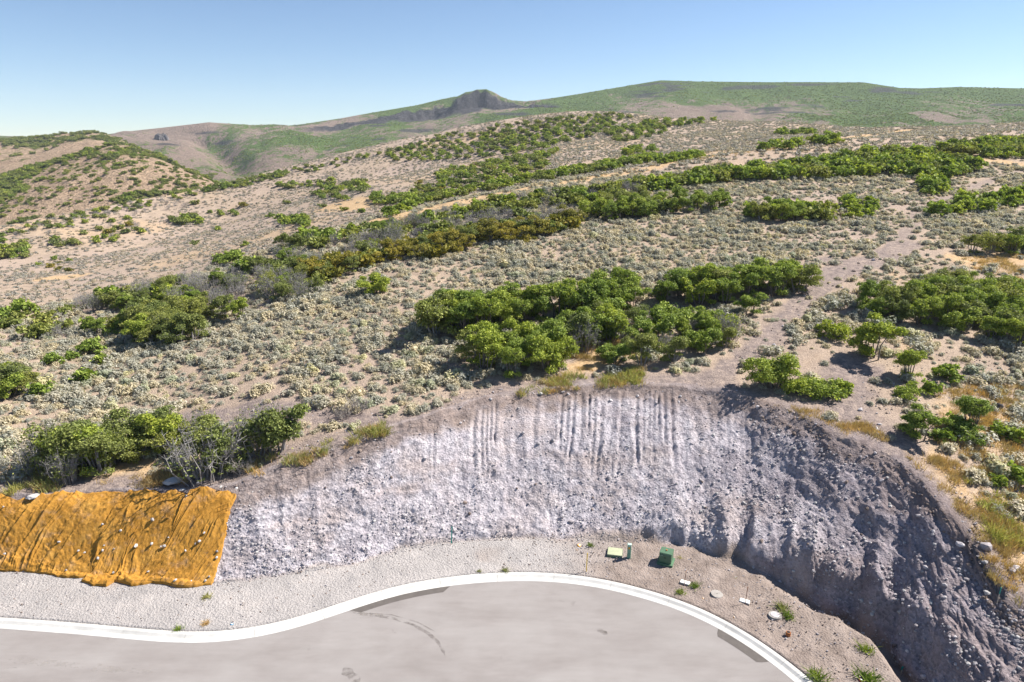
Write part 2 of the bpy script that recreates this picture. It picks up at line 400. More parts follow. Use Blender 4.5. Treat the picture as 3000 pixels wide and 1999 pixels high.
# ------------------------------------------------------------------ the ground sheet
def build_ground():
    segs = [18, 2, 42, 150, 110, 22, 28, 50, 70, 10, 22, 10, 6]
    rows_t = []
    for k, n in enumerate(segs):
        for i in range(n): rows_t.append((k, i / n))
    rows_t.append((NL - 2, 1.0))
    Ys, Zs = [], []
    for k, t in rows_t:
        Y = LY[k] + (LY[k + 1] - LY[k]) * t
        g = gprof(np.full(len(AG), t), AG) if k == 3 else t
        Ys.append(Y); Zs.append(LZ[k] + (LZ[k + 1] - LZ[k]) * g)
    Y = np.array(Ys); Z = np.array(Zs); X = AG[None, :] * Y
    m = Y > Yc[None, :] - 1e-6
    Z = Z + np.where(m, und(X, Y) * np.clip((Y - Yc[None, :]) / 6, 0, 1), 0)
    Z = Z + ditch(X, Y)
    cut, top, gravel, tan, path, dry, t, s = masks(X, Y)
    P = np.stack((X, Y, Z), -1)
    du = np.gradient(P, axis=1); dv = np.gradient(P, axis=0)
    N = np.cross(du, dv); N /= np.maximum(np.linalg.norm(N, axis=-1, keepdims=True), 1e-9)
    N[N[..., 2] < 0] *= -1
    a = X / Y
    onc = sstep(0.0, .05, t) * (1 - sstep(.97, 1.04, t))
    hgt = t * 7
    disp = fbm(s / 2.6, hgt / 1.6, 3, 101) * .16 + fbm(s / .75, hgt / .55, 3, 113) * .13 + fbm(s / .22, hgt / .20, 2, 131) * .065
    lump = np.maximum(0, fbm(s / .8 + 3, hgt / .7, 2, 211)) ** 1.5 * .30 * sstep(.05, .45, fbm(s / 4., hgt / 3., 2, 213))
    disp = disp + lump * (1 - .6 * sstep(.5, .8, t))
    # bucket-tooth grooves raked straight down the upper face
    sw = s + fbm(s / 1.5, hgt * 0, 2, 151) * .75 + fbm(s / 2., hgt / 2.5, 2, 153) * .16 + hgt * np.clip(a - .12, -.05, .3) * .9
    cell = np.floor(sw / .52); fr = np.abs((sw / .52 - cell) - .5) * 2
    rnd = _h(cell, cell * 0, 5); rnd2 = _h(cell, cell * 0 + 3, 7)
    gro = (np.sqrt(np.clip(fr, 0, 1)) - .6) * (.25 + 1.2 * rnd) * (.55 + .9 * vnoise(s / .5, hgt / .9, 155))
    t0 = .28 + .38 * rnd2 + fbm(s / 2.5, hgt * 0, 2, 161) * .12
    gm = sstep(0, .10, t - t0) * (1 - sstep(.86, .97, t + .06 * fbm(s / .8, hgt * 0, 2, 163))) * sstep(-.20, -.04, a) * (1 - sstep(.20, .46, a))
    disp = disp * (1 - .35 * gm) + gro * .20 * gm
    vr = ridged(s / .8, hgt / 9., 2, 171) - .55
    disp = disp + vr * .16 * (1 - gm) * sstep(.1, .5, t) * (1 - .8 * sstep(.3, .5, a))
    # broad hollows of the right bank
    rb = sstep(.12, .55, a)
    disp = disp + rb * (fbm(s / 2.8, hgt / 3., 3, 181) * .40 + np.maximum(0, ridged(s / 1.9, hgt / 7., 2, 183) - .5) * .8 * (1 - sstep(.15, .4, t)))
    calm = 1 - .92 * (1 - sstep(-.50, -.44, a + (t - .5) * -.05))
    disp = disp * calm * .85
    P = P + N * (disp * onc)[..., None]
    # loose ground elsewhere
    ver = (1 - sstep(-.05, .02, t)) * (Y > Yk[None, :] + .4)
    P[..., 2] += ver * (fbm(X / .8, Y / .8, 3, 191) * .035 + sstep(.02, .2, a) * (fbm(X / .45, Y / .45, 3, 192) * .05 + fbm(X / 2.2, Y / 2.2, 2, 193) * .08)) * sstep(0, .5, Y - Yk[None, :] - .3)
    nat = sstep(1.0, 1.1, t) * (Y < 150)
    P[..., 2] += nat * (fbm(X / 1.3, Y / 1.3, 3, 195) * .10)
    berm = np.exp(-((t - 1.03) / .035) ** 2) * .25
    P[..., 2] += berm * (0.5 + fbm(X / 1.6, Y / 1.6, 2, 197))
    global GP, GT
    GP, GT = P, t
    nr, nc = X.shape
    o = mesh_np('ground', P.reshape(-1, 3), grid_faces(nr, nc), M_GROUND, True)
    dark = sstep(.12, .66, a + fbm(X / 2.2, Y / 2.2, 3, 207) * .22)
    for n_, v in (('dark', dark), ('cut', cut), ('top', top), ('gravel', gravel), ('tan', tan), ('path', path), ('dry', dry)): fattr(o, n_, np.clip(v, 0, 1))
    tag(o, kind='structure')
    return o
GROUND = build_ground()

# ------------------------------------------------------------------ far hills and mountain sheets
def hill_material(name, tan_lo, tan_hi, green_lo, green_hi, cover):
    m, nt, b, out = mat(name); k = NB(nt); p = k.pos()
    n1 = k.noise(p, .02, 6, .6); n2 = k.noise(p, .12, 6, .7); n3 = k.noise(p, .5, 4, .7)
    t = k.ramp(n2, [(.3, tan_lo), (.7, tan_hi)])
    t = k.mix(1.0, t, k.ramp(n3, [(.3, (.62, .62, .62)), (.6, (1.08, 1.06, 1.05))]), 'MULTIPLY')
    g = k.ramp(n2, [(.3, green_lo), (.7, green_hi)])
    g = k.mix(1.0, g, k.ramp(n3, [(.3, (.55, .6, .6)), (.65, (1.15, 1.12, 1.0))]), 'MULTIPLY')
    f = k.math('ADD', k.attr('green'), k.mr(n2, .3, .7, -.42, .42))
    f = k.math('ADD', f, k.mr(k.noise(p, .045, 6, .7), .3, .7, -.35, .35))
    col = k.mix(k.mr(f, .42, .58), t, g)
    rockc = k.ramp(k.noise(p, .09, 5, .7, stretch=(1, 1, .25)), [(.3, (.028, .027, .030)), (.55, (.062, .058, .062)), (.8, (.14, .125, .122))])
    col = k.mix(k.attr('rock'), col, rockc)
    k.l(col, b.inputs['Base Color']); b.inputs['Roughness'].default_value = 1; b.inputs['Specular IOR Level'].default_value = .05
    k.l(k.bump(k.math('ADD', n3, k.math('MULTIPLY', n2, 1.6)), 4.0, 1.0), b.inputs['Normal'])
    return m
class Sheet:
    def __init__(s, name, lines, segs, step, shape, material, attrs, ext=0):
        """lines: list of (px, py, Y) arrays near->far, all sharing the px samples"""
        pts = [at_Y(*l) for l in lines]
        a0 = max(p[0].min() / p[1][np.argmin(p[0])] for p in pts); 
        A = np.arange(min((p[0] / p[1]).min() for p in pts), max((p[0] / p[1]).max() for p in pts), step)
        s.A = A; s.LY = []; s.LZ = []
        for X, Y, Z in pts:
            a = X / Y; o = np.argsort(a)
            s.LY.append(np.interp(A, a[o], Y[o])); s.LZ.append(np.interp(A, a[o], Z[o]))
        # drop away behind the skyline
        s.LY.append(s.LY[-1] * 1.12); s.LZ.append(s.LZ[-1] - s.LY[-2] * .03)
        s.LY.append(s.LY[-2] * 1.5); s.LZ.append(s.LZ[-2] * 0 - 60)
        s.LY = np.array(s.LY); s.LZ = np.array(s.LZ); s.shape = shape
        segs = list(segs) + [6, 4]
        Ys, Zs, ks = [], [], []
        for k, n in enumerate(segs):
            last = k == len(segs) - 1
            for i in range(n + (1 if last else 0)):
                t = i / n; Ys.append(s.LY[k] + (s.LY[k + 1] - s.LY[k]) * t); Zs.append(s.LZ[k] + (s.LZ[k + 1] - s.LZ[k]) * t); ks.append(np.full(len(A), k + t))
        Y = np.array(Ys); Z = np.array(Zs); X = A[None] * Y; K = np.array(ks)
        Z = Z + shape(X, Y, K, A[None] + 0 * Y)
        s.obj = mesh_np(name, np.stack((X, Y, Z), -1).reshape(-1, 3), grid_faces(*X.shape), material, True)
        for n_, v in attrs(X, Y, Z, K, A[None] + 0 * Y).items(): fattr(s.obj, n_, v)
        tag(s.obj, kind='structure')
        s.X, s.Y, s.Z, s.K = X, Y, Z, K
    def z(s, X, Y):
        a = X / Y
        ys = np.array([np.interp(a, s.A, l) for l in s.LY]); zs = np.array([np.interp(a, s.A, l) for l in s.LZ])
        z = np.full(X.shape, -999.); K = np.zeros(X.shape)
        for k in range(len(ys) - 1):
            m = (Y >= ys[k]) & (Y < ys[k + 1])
            t = (Y[m] - ys[k][m]) / (ys[k + 1][m] - ys[k][m]); z[m] = zs[k][m] + (zs[k + 1][m] - zs[k][m]) * t; K[m] = k + t
        return z + s.shape(X, Y, K, a), K

MX = np.array([-500,0,150,250,330,400,480,540,600,640,700,784,850,900,957,1000,1040,1051,1071,1094,1118,1135,1150,1170,1210,1268,1330,1400,1518,1600,1768,1985,2068,2118,2202,2353,2800,3500], float)
def mline(t): return interp(t, MX)
m_sky = mline([(-500,335),(0,312),(50,317),(150,318),(247,309),(300,302),(367,294),(480,281),(533,285),(633,292),(683,290),(733,275),(784,272),(867,257),(977,239),(1018,226),(1051,222),(1071,212),(1094,209),(1118,212),(1151,229),(1184,233),(1207,234),(1284,224),(1384,207),(1518,185),(1568,187),(1768,189),(1985,189),(2068,202),(2118,203),(2202,200),(2268,199),(2353,203),(2800,205)])
m_ct = mline([(-500,345),(0,330),(250,322),(400,312),(480,300),(600,305),(680,296),(784,285),(894,270),(957,252),(1000,248),(1040,246),(1051,228),(1071,217),(1094,213),(1118,217),(1135,226),(1150,237),(1170,249),(1268,248),(1330,246),(1518,222),(1768,226),(1985,222),(2353,232),(2800,235)])
m_cb = mline([(-500,352),(0,336),(250,328),(400,319),(480,307),(600,312),(680,302),(784,292),(894,278),(984,273),(1037,262),(1061,255),(1100,255),(1150,258),(1180,258),(1268,257),(1330,252),(1518,230),(1768,234),(1985,230),(2353,240),(2800,243)])
m_mid = mline([(-500,380),(0,372),(250,352),(400,352),(480,345),(540,352),(600,360),(640,352),(700,340),(784,330),(900,312),(1100,300),(1268,280),(1518,256),(1768,256),(1985,256),(2353,262),(2800,265)])
m_foot = mline([(-500,430),(0,420),(250,400),(480,402),(600,396),(700,384),(784,372),(900,352),(1100,320),(1268,296),(1518,288),(1768,302),(1985,306),(2353,306),(2800,306)])
Ym_sky = mline([(-500,1500),(480,1500),(1000,1750),(1094,1700),(1518,1700),(2353,1400),(2800,1400)])
Ym_ct = Ym_sky * mline([(-500,.93),(700,.93),(784,.955),(1040,.95),(1094,.975),(1150,.96),(1268,.93),(2353,.9)])
Ym_cb = Ym_ct * mline([(-500,.97),(700,.975),(784,.988),(1094,.978),(1268,.985),(1400,.96),(2353,.96)])
Ym_mid = Ym_sky * .76; Ym_foot = Ym_sky * .56
def m_shape(X, Y, K, a):
    w = sstep(.05, .9, K) * (1 - sstep(3.2, 3.95, K) * .97)
    clf = sstep(1.6, 2.0, K) * (1 - sstep(3.05, 3.5, K))
    r = (fbm(a * 9 + fbm(X / 400, Y / 400, 2, 5) * .5, Y / 700, 3, 301)) * 20 * (1 - .6 * clf)
    gl = -26 * np.exp(-((a + .375 + (Y - 900) / 9000.) / .028) ** 2) * (1 - sstep(2.5, 3.5, K))
    det = fbm(X / 90, Y / 90, 4, 311) * 7
    crag = fbm(X / 14, Y / 14, 3, 331) * 5 * sstep(1.9, 2.1, K) * (1 - sstep(3.1, 3.5, K)) * sstep(-.33, -.22, a) * (1 - sstep(.06, .1, a))
    return (r + gl) * w + det * w + crag
def m_attr(X, Y, Z, K, a):
    inc = sstep(-.315, -.26, a) * (1 - sstep(.055, .075, a))
    rock = sstep(1.82, 2.0, K + fbm(a * 60, K, 3, 341) * .18) * (1 - sstep(2.95, 3.12, K + fbm(a * 60, K, 3, 343) * .25)) * inc
    rock = np.maximum(rock, sstep(.36, .50, fbm(X / 95, Z / 11, 4, 351)) * .85 * (K < 3.9) * (K > .8))
    right = sstep(.0, .25, a)
    g = .47 + .50 * fbm(X / 130, Y / 260, 5, 361, .62) * 1.9 + .08 * right + .34 * right * sstep(2.4, 3.6, K) + .20 * sstep(3.2, 4.2, K) - .16 * (1 - sstep(.5, 2.2, K)) + .10 * sstep(-.2, -.05, a) - .07 * (1 - sstep(-.28, -.12, a)) + .20 * np.exp(-((a + .02) / .11) ** 2)
    return {'green': np.clip(g, 0, 1), 'rock': np.clip(rock, 0, 1)}
M_MTN = hill_material('mountain_ground', (.21, .16, .135), (.34, .26, .205), (.070, .112, .026), (.128, .190, .048), 1)
MTN = Sheet('mountain', [(MX, m_foot + 30, Ym_foot), (MX, m_mid, Ym_mid), (MX, m_cb, Ym_cb), (MX, m_ct, Ym_ct), (MX, m_sky, Ym_sky)], [34, 46, 16, 34], .0016, m_shape, M_MTN, m_attr)

M_HILL = hill_material('hill_ground', (.40, .285, .195), (.55, .41, .29), (.10, .115, .035), (.17, .18, .06), 1)
BX = np.array([-400,-150,0,67,133,200,250,300,367,417,467,493,520,560,640], float)
b_sky = interp([(-400,470),(-150,440),(0,404),(67,383),(133,364),(200,343),(250,331),(300,336),(367,356),(417,384),(467,407),(493,420),(520,434),(560,452),(640,490)], BX)
b_base = interp([(-400,580),(0,545),(160,505),(333,470),(500,445),(640,500)], BX)
def b_shape(X, Y, K, a):
    w = sstep(0.1, .8, K) * (1 - sstep(1.55, 2.0, K) * .8)
    return fbm(X / 45, Y / 45, 4, 401) * 4.5 * w + fbm(X / 12, Y / 12, 3, 403) * .8 * w
def b_attr(X, Y, Z, K, a):
    g = .16 + .5 * np.clip(fbm(X / 26, Y / 34, 4, 411) * 1.5, -.4, 1) * .6 + .42 * sstep(1.6, 1.95, K) + .30 * sstep(-.62, -.74, a) * sstep(.9, 1.3, K)
    return {'green': np.clip(g, 0, 1) , 'rock': g * 0}
HB = Sheet('hill', [(BX, b_base, interp([(-400,330),(0,345),(640,410)], BX)), (BX, b_base * .45 + b_sky * .55, interp([(-400,395),(0,410),(640,450)], BX)), (BX, b_sky, interp([(-400,480),(250,520),(640,500)], BX))], [40, 46], .0016, b_shape, M_HILL, b_attr)
CXs = np.array([-400,-100,0,67,143,213,250,283,330,380,440], float)
c_sky = interp([(-400,335),(-100,330),(0,322),(67,317),(100,311),(143,306),(213,303),(240,309),(283,326),(330,348),(380,372),(440,400)], CXs)
c_base = interp([(-400,480),(0,425),(133,390),(250,352),(440,430)], CXs)
HC = Sheet('hill', [(CXs, c_base, CXs * 0 + 590), (CXs, c_sky, CXs * 0 + 800)], [60], .0016, lambda X, Y, K, a: fbm(X / 70, Y / 70, 4, 421) * 8 * sstep(.1, .5, K) * (1 - sstep(.75, 1, K) * .8), M_HILL,
           lambda X, Y, Z, K, a: {'green': np.clip(.12 + .8 * fbm(X / 60, Y / 60, 4, 431) + .30 * sstep(.55, .95, K), 0, 1), 'rock': K * 0})

# ------------------------------------------------------------------ road and kerb
def road_material():
    m, nt, b, out = mat('asphalt'); k = NB(nt); p = k.pos()
    n1 = k.noise(p, .22, 5, .6, stretch=(.55, 1.6, 1), dist=.6); n2 = k.noise(p, 1.6, 5, .6, stretch=(.5, 1.8, 1)); n3 = k.noise(p, 60, 3, .7)
    col = k.ramp(n1, [(.28, (.205, .184, .176)), (.5, (.235, .214, .206)), (.72, (.268, .248, .240))])
    col = k.mix(1.0, col, k.ramp(n2, [(.3, (.93, .925, .92)), (.7, (1.06, 1.06, 1.06))]), 'MULTIPLY')
    # drifted pale dust toward the back of the turning circle
    d = k.noise(p, .35, 4, .55)
    col = k.mix(k.mr(d, .40, .75, 0, .5), col, (.295, .278, .270))
    col = k.mix(1.0, col, k.ramp(n3, [(.3, (.86, .86, .86)), (.7, (1.1, 1.1, 1.1))]), 'MULTIPLY')
    st = k.noise(p, .9, 3, .5, dist=1.0)
    col = k.mix(k.mr(st, .70, .76, 0, .45), col, (.125, .112, .105))
    k.l(col, b.inputs['Base Color']); b.inputs['Roughness'].default_value = .92; b.inputs['Specular IOR Level'].default_value = .2
    k.l(k.bump(n3, .006, .6), b.inputs['Normal'])
    return m
M_ROAD = road_material()
M_KERB = simple_mat('kerb_concrete', (.50, .485, .46), .85, .14, 1.2, bump=(40, .004))
M_PATCH = simple_mat('asphalt_patch', (.105, .092, .085), .9, .12, 3, bump=(60, .004))
nx_ = np.gradient(ky); ny_ = -np.gradient(kx); L_ = np.hypot(nx_, ny_); nx_ /= L_; ny_ /= L_      # toward the road
KW = 0.62
def koff(d, i=slice(None)): return kx[i] + nx_[i] * d, ky[i] + ny_[i] * d
def build_road():
    x0, y0 = koff(KW - .05)
    ok = np.concatenate(([True], np.diff(np.maximum.accumulate(x0)) > 1e-4)); x0, y0 = x0[ok], y0[ok]
    rows = []
    for t in np.linspace(0, 1, 30): rows.append(np.stack((x0, y0 + (-30 - y0) * t, np.zeros(len(x0))), 1))
    P = np.concatenate(rows)
    o = mesh_np('road', P, grid_faces(30, len(x0)), M_ROAD); tag(o, kind='structure'); return o
ROAD = build_road()
def strip(name, px, py, w, z, m, parent=None, taper=True, wob=0):
    X, Y, _ = at_z(np.array(px, float), np.array(py, float), z); X, Y = resample(X, Y, .12)
    dx = np.gradient(X); dy = np.gradient(Y); L = np.hypot(dx, dy); nx, ny = -dy / L, dx / L
    n = len(X); tt = np.linspace(0, 1, n)
    ww = w * (np.clip(np.minimum(tt, 1 - tt) * 12, .15, 1) if taper else np.ones(n)) * (1 + wob * fbm(tt * 30, tt * 0, 3, 5))
    P = np.concatenate((np.stack((X - nx * ww / 2, Y - ny * ww / 2, np.full(n, z)), 1), np.stack((X + nx * ww / 2, Y + ny * ww / 2, np.full(n, z)), 1)))
    return mesh_np(name, P, grid_faces(2, n), m, parent=parent)
def kerb_strip(name, xa, xb, d0, d1, z, m, parent):
    pxx, _, _ = project(kx, ky, np.zeros(len(kx)) + .1)
    i = np.where((pxx > xa) & (pxx < xb) & (np.arange(len(kx)) < len(kx) - 60))[0]; n = len(i); tt = np.linspace(0, 1, n)
    w = d0 + (d1 - d0) * np.clip(np.sin(tt * math.pi) * 4, .05, 1)
    a = koff(d0, i); bb = (kx[i] + nx_[i] * w, ky[i] + ny_[i] * w)
    P = np.concatenate((np.stack((*a, np.full(n, z)), 1), np.stack((*bb, np.full(n, z)), 1)))
    return mesh_np(name, P, grid_faces(2, n)[:, ::-1], m, parent=parent)
kerb_strip('asphalt_patch', 792, 1035, KW - .03, KW + .42, .005, M_PATCH, ROAD)
kerb_strip('asphalt_patch', 1662, 1790, KW - .03, KW + .50, .005, M_PATCH, ROAD)
def stain_material(name, col, thr):
    m, nt, b, out = mat(name); k = NB(nt); p = k.pos()
    k.l(k.ramp(k.noise(p, 3, 4), [(.3, tuple(c * .8 for c in col)), (.7, tuple(c * 1.15 for c in col))]), b.inputs['Base Color'])
    tr = k.n('ShaderNodeBsdfTransparent'); mx = k.n('ShaderNodeMixShader')
    k.l(k.mr(k.noise(p, 2.6, 5, .65), thr, thr + .25, 0, .5), mx.inputs[0]); k.l(tr.outputs[0], mx.inputs[1]); k.l(b.outputs[0], mx.inputs[2]); k.l(mx.outputs[0], out.inputs[0])
    return m
M_STAIN = stain_material('tyre_dirt', (.12, .10, .088), .40)
M_DUST = stain_material('pale_dust', (.36, .33, .305), .45)
strip('tyre_mark', [812, 850, 900, 950, 985, 1005, 1018, 1024], [1409, 1413, 1420, 1436, 1456, 1474, 1494, 1510], .17, .006, M_STAIN, ROAD, wob=.5)
strip('tyre_mark', [800, 840, 900, 960, 1000], [1405, 1409, 1413, 1430, 1452], .07, .0065, M_STAIN, ROAD, wob=.5)
strip('dust_smear', [806, 830, 856, 880], [1409, 1411, 1412, 1414], .22, .007, M_DUST, ROAD, wob=.6)
strip('oil_stain', [790, 800, 812, 826], [1535, 1546, 1556, 1567], .45, .006, M_STAIN, ROAD, wob=.6)
strip('oil_stain', [1372, 1385, 1396], [1446, 1452, 1458], .3, .006, M_STAIN, ROAD, wob=.6)
strip('dust_smear', [20, 120, 240, 360], [1516, 1524, 1536, 1546], .35, .006, M_DUST, ROAD, wob=.8)
M_YEL = stain_material('yellow_paint', (.62, .44, .12), .40)
M_PINK = stain_material('pink_paint', (.62, .22, .20), .46)
strip('paint_mark', [356, 362, 370], [1471, 1467.5, 1465], .22, .006, M_YEL, ROAD, wob=.5)
strip('paint_mark', [366, 374, 384], [1473, 1471, 1468], .20, .006, M_YEL, ROAD, wob=.5)
def build_kerb():
    root = empty('kerb'); tag(root, kind='structure')
    prof = np.array([(-.01, -.12), (0, .115), (.012, .12), (.15, .118), (.20, .108), (.27, .07), (.34, .035), (.42, .022), (.60, .012), (.62, .006), (.62, -.12)])
    s = np.concatenate(([0], np.cumsum(np.hypot(np.diff(kx), np.diff(ky)))))
    q0 = 0
    jointlen = 3.05
    while q0 < s[-1] - .3:
        q1 = min(q0 + jointlen, s[-1]); q = np.linspace(q0 + .006, q1 - .006, 14)
        X = np.interp(q, s, kx); Y = np.interp(q, s, ky); NX = np.interp(q, s, nx_); NY = np.interp(q, s, ny_)
        V = []
        for d, z in prof: V.append(np.stack((X + NX * d, Y + NY * d, np.full(len(q), z)), 1))
        V = np.concatenate(V); F = [grid_faces(len(prof), len(q))]
        n = len(q); m_ = len(prof)
        caps = np.array([[k * n for k in range(m_)], [k * n + n - 1 for k in range(m_)][::-1]])
        o = mesh_np('kerb_section', V, F + [caps], M_KERB, parent=root)
        q0 = q1
    return root
KERB_O = build_kerb()
def kerb_scribble(name, xa, n, dx, seed, m, d0=.24, d1=.56):      # faded, unreadable utility-crew paint marks on the gutter
    r = random.Random(seed); pxx, _, _ = project(kx, ky, np.zeros(len(kx)) + .05)
    V = []; F = []
    for i in range(n):
        j = int(np.argmin(np.abs(pxx[:-60] - (xa + i * dx))))
        T = Vector((ny_[j], -nx_[j], 0)); N = Vector((nx_[j], ny_[j], 0)); O = Vector((kx[j], ky[j], .026))
        for _ in range(3):
            u0, v0 = r.uniform(-.07, .07), r.uniform(d0, d1); u1, v1 = u0 + r.uniform(-.09, .09), min(d1, max(d0, v0 + r.uniform(-.25, .25)))
            a = O + T * u0 + N * v0; b_ = O + T * u1 + N * v1; w = (b_ - a).cross(Vector((0, 0, 1))); 
            if w.length < 1e-4: continue
            w = w.normalized() * .012; k = len(V); V += [a - w, b_ - w, b_ + w, a + w]; F.append((k, k + 1, k + 2, k + 3))
    return mesh_np(name, [tuple(v) for v in V], np.array(F), m, parent=KERB_O)
kerb_scribble('paint_mark', 503, 7, 7, 3, M_PINK)
M_BLK = simple_mat('rubber_scuff', (.06, .055, .05), .9)
kerb_scribble('scuff_mark', 1128, 6, 5, 5, M_BLK, .02, .3)

# ------------------------------------------------------------------ plants
def leaf_material(name, lo, mid, hi, trans=.27, warm=None):
    m, nt, b, out = mat(name); k = NB(nt)
    g = k.n('ShaderNodeNewGeometry'); oi = k.n('ShaderNodeObjectInfo')
    r = g.outputs['Random Per Island']
    c = k.ramp(r, [(.0, lo), (.55, mid), (1.0, hi)])
    c = k.mix(1.0, c, k.ramp(oi.outputs['Random'], [(0, (.74, .80, .84)), (.5, (1, 1, 1)), (1, (1.24, 1.14, .95))]), 'MULTIPLY')
    k.l(c, b.inputs['Base Color']); b.inputs['Roughness'].default_value = .65; b.inputs['Specular IOR Level'].default_value = .22
    t = k.n('ShaderNodeBsdfTranslucent'); k.l(k.mix(1.0, c, (1.25, 1.3, .7), 'MULTIPLY'), t.inputs[0])
    mx = k.n('ShaderNodeMixShader'); mx.inputs[0].default_value = trans
    k.l(b.outputs[0], mx.inputs[1]); k.l(t.outputs[0], mx.inputs[2]); k.l(mx.outputs[0], out.inputs[0])
    return m
M_OAK = leaf_material('oak_leaf', (.10, .145, .026), (.240, .305, .052), (.44, .50, .10))
M_OAKD = leaf_material('oak_leaf_dull', (.10, .120, .034), (.205, .235, .060), (.34, .365, .115))
M_OAKY = leaf_material('oak_leaf_yellow', (.12, .125, .022), (.245, .222, .038), (.40, .33, .075))
M_SAGE = leaf_material('sage_leaf', (.275, .250, .196), (.425, .392, .312), (.56, .525, .435), .22)
M_SAGE2 = leaf_material('rabbitbrush_leaf', (.30, .30, .19), (.43, .425, .29), (.55, .54, .38), .2)
M_GRASSD = leaf_material('dry_grass', (.34, .23, .10), (.48, .34, .16), (.60, .46, .26), .2)
M_GRASSG = leaf_material('green_grass', (.20, .22, .06), (.34, .34, .11), (.50, .47, .20), .3)
M_WEED = leaf_material('weed_leaf', (.10, .16, .02), (.19, .27, .04), (.33, .38, .07), .25)
M_BARK = simple_mat('oak_bark', (.13, .115, .105), .9, .3, 5)
M_TWIG = simple_mat('bare_twig', (.235, .22, .215), .9, .25, 4)
M_WOOD = simple_mat('sage_stem', (.10, .08, .068), .95, .3, 6)
M_DEAD = simple_mat('dead_wood', (.33, .29, .26), .9, .3, 4)

def rdir(n, r):
    v = r.normal(size=(n, 3)); return v / np.linalg.norm(v, axis=1, keepdims=True)
def leaf_quads(C, Nn, L, Wd, r):
    T = np.cross(Nn, rdir(len(C), r)); T /= np.maximum(np.linalg.norm(T, axis=1, keepdims=True), 1e-6)
    B = np.cross(Nn, T); L = L[:, None]; Wd = Wd[:, None]
    bend = Nn * L * .25
    V = np.stack((C - T * L - bend, C + B * Wd, C + T * L - bend, C - B * Wd), 1).reshape(-1, 3)
    return V, np.arange(len(V)).reshape(-1, 4)
def leaf_cloud(cent, rad, n, size, r, flat=.85, inner=.35):
    w = rad ** 2; i = r.choice(len(cent), n, p=w / w.sum())
    d = rdir(n, r); d[:, 2] = np.where(d[:, 2] < -.3, -d[:, 2] * .6, d[:, 2])
    rr = rad[i] * (1 - inner * r.random(n) ** 1.6) * (1 + .18 * r.normal(size=n))
    C = cent[i] + d * rr[:, None] * np.array([1, 1, flat])
    Nn = d * .7 + rdir(n, r) * .75 + np.array([0, 0, .35]); Nn /= np.linalg.norm(Nn, axis=1, keepdims=True)
    s = size * (.6 + .8 * r.random(n))
    C[:, 2] = np.maximum(C[:, 2], .03)
    return leaf_quads(C, Nn, s, s * .62, r)
def tubes(segs, sides=4):
    """segs: list of (p0, p1, r0, r1)"""
    V = []; F = []
    for p0, p1, r0, r1 in segs:
        p0 = np.array(p0, float); p1 = np.array(p1, float); d = p1 - p0; L = np.linalg.norm(d)
        if L < 1e-5: continue
        d /= L; u = np.cross(d, [0.3, .2, 1.0] if abs(d[2]) < .9 else [1, 0, 0]); u /= np.linalg.norm(u); v = np.cross(d, u)
        k = len(V); ang = [2 * math.pi * j / sides for j in range(sides)]
        for a in ang: V.append(p0 + (u * math.cos(a) + v * math.sin(a)) * r0)
        for a in ang: V.append(p1 + (u * math.cos(a) + v * math.sin(a)) * r1)
        for j in range(sides): F.append((k + j, k + (j + 1) % sides, k + sides + (j + 1) % sides, k + sides + j))
    return np.array(V), np.array(F)
def oak_proto(seed, h=4.0, w=3.2, nst=6, nleaf=8200, leaf=.088, low=.35, twigs=26, gap=1.0):
    r = np.random.default_rng(seed); segs = []; cent = []; rad = []
    for s in range(nst):
        a = r.random() * 6.28; q = (r.random() ** .6) * w * .42
        base = np.array([math.cos(a) * q * .35, math.sin(a) * q * .35, -.25])
        hh = h * (.62 + .36 * r.random()) * (1 - .18 * (q / (w * .42)))
        top = np.array([math.cos(a) * q, math.sin(a) * q, hh - .45])
        mid = base * .45 + top * .55 + r.normal(size=3) * np.array([.16, .16, .1])
        segs += [((0, 0, -.3), base + np.array([0, 0, .02]), .09, .075), (base, mid, .075, .05), (mid, top, .05, .025)]
        for b in range(4):
            f = .25 + .75 * r.random() if b else 1.0
            c = (mid * (1 - f) + top * f) + r.normal(size=3) * np.array([.42, .42, .22]); c[2] = min(c[2], h - .35)
            cent.append(c); rad.append((.34 + .34 * r.random()) * w / 3.2)
            segs.append((mid * (1 - f * .7) + top * f * .7, c, .022, .01))
    for s in range(int(nst * 2 * low)):
        a = r.random() * 6.28; q = w * (.15 + .33 * r.random()); cent.append(np.array([math.cos(a) * q, math.sin(a) * q, .25 + .5 * r.random()])); rad.append(.28 + .25 * r.random()); segs.append(((0, 0, -.2), cent[-1], .02, .008))
    for s in range(twigs):
        i = r.integers(0, len(cent)); d = rdir(1, r)[0]; d[2] = abs(d[2]); p = cent[i]
        q = p + d * (rad[i] * .9 + .15); segs.append((p, q, .012, .004))
        for _ in range(2): segs.append((p * .4 + q * .6, p * .4 + q * .6 + rdir(1, r)[0] * .3, .007, .003))
    LV, LF = leaf_cloud(np.array(cent), np.array(rad) * gap, nleaf, leaf, r)
    return tubes(segs, 4), (LV, LF)
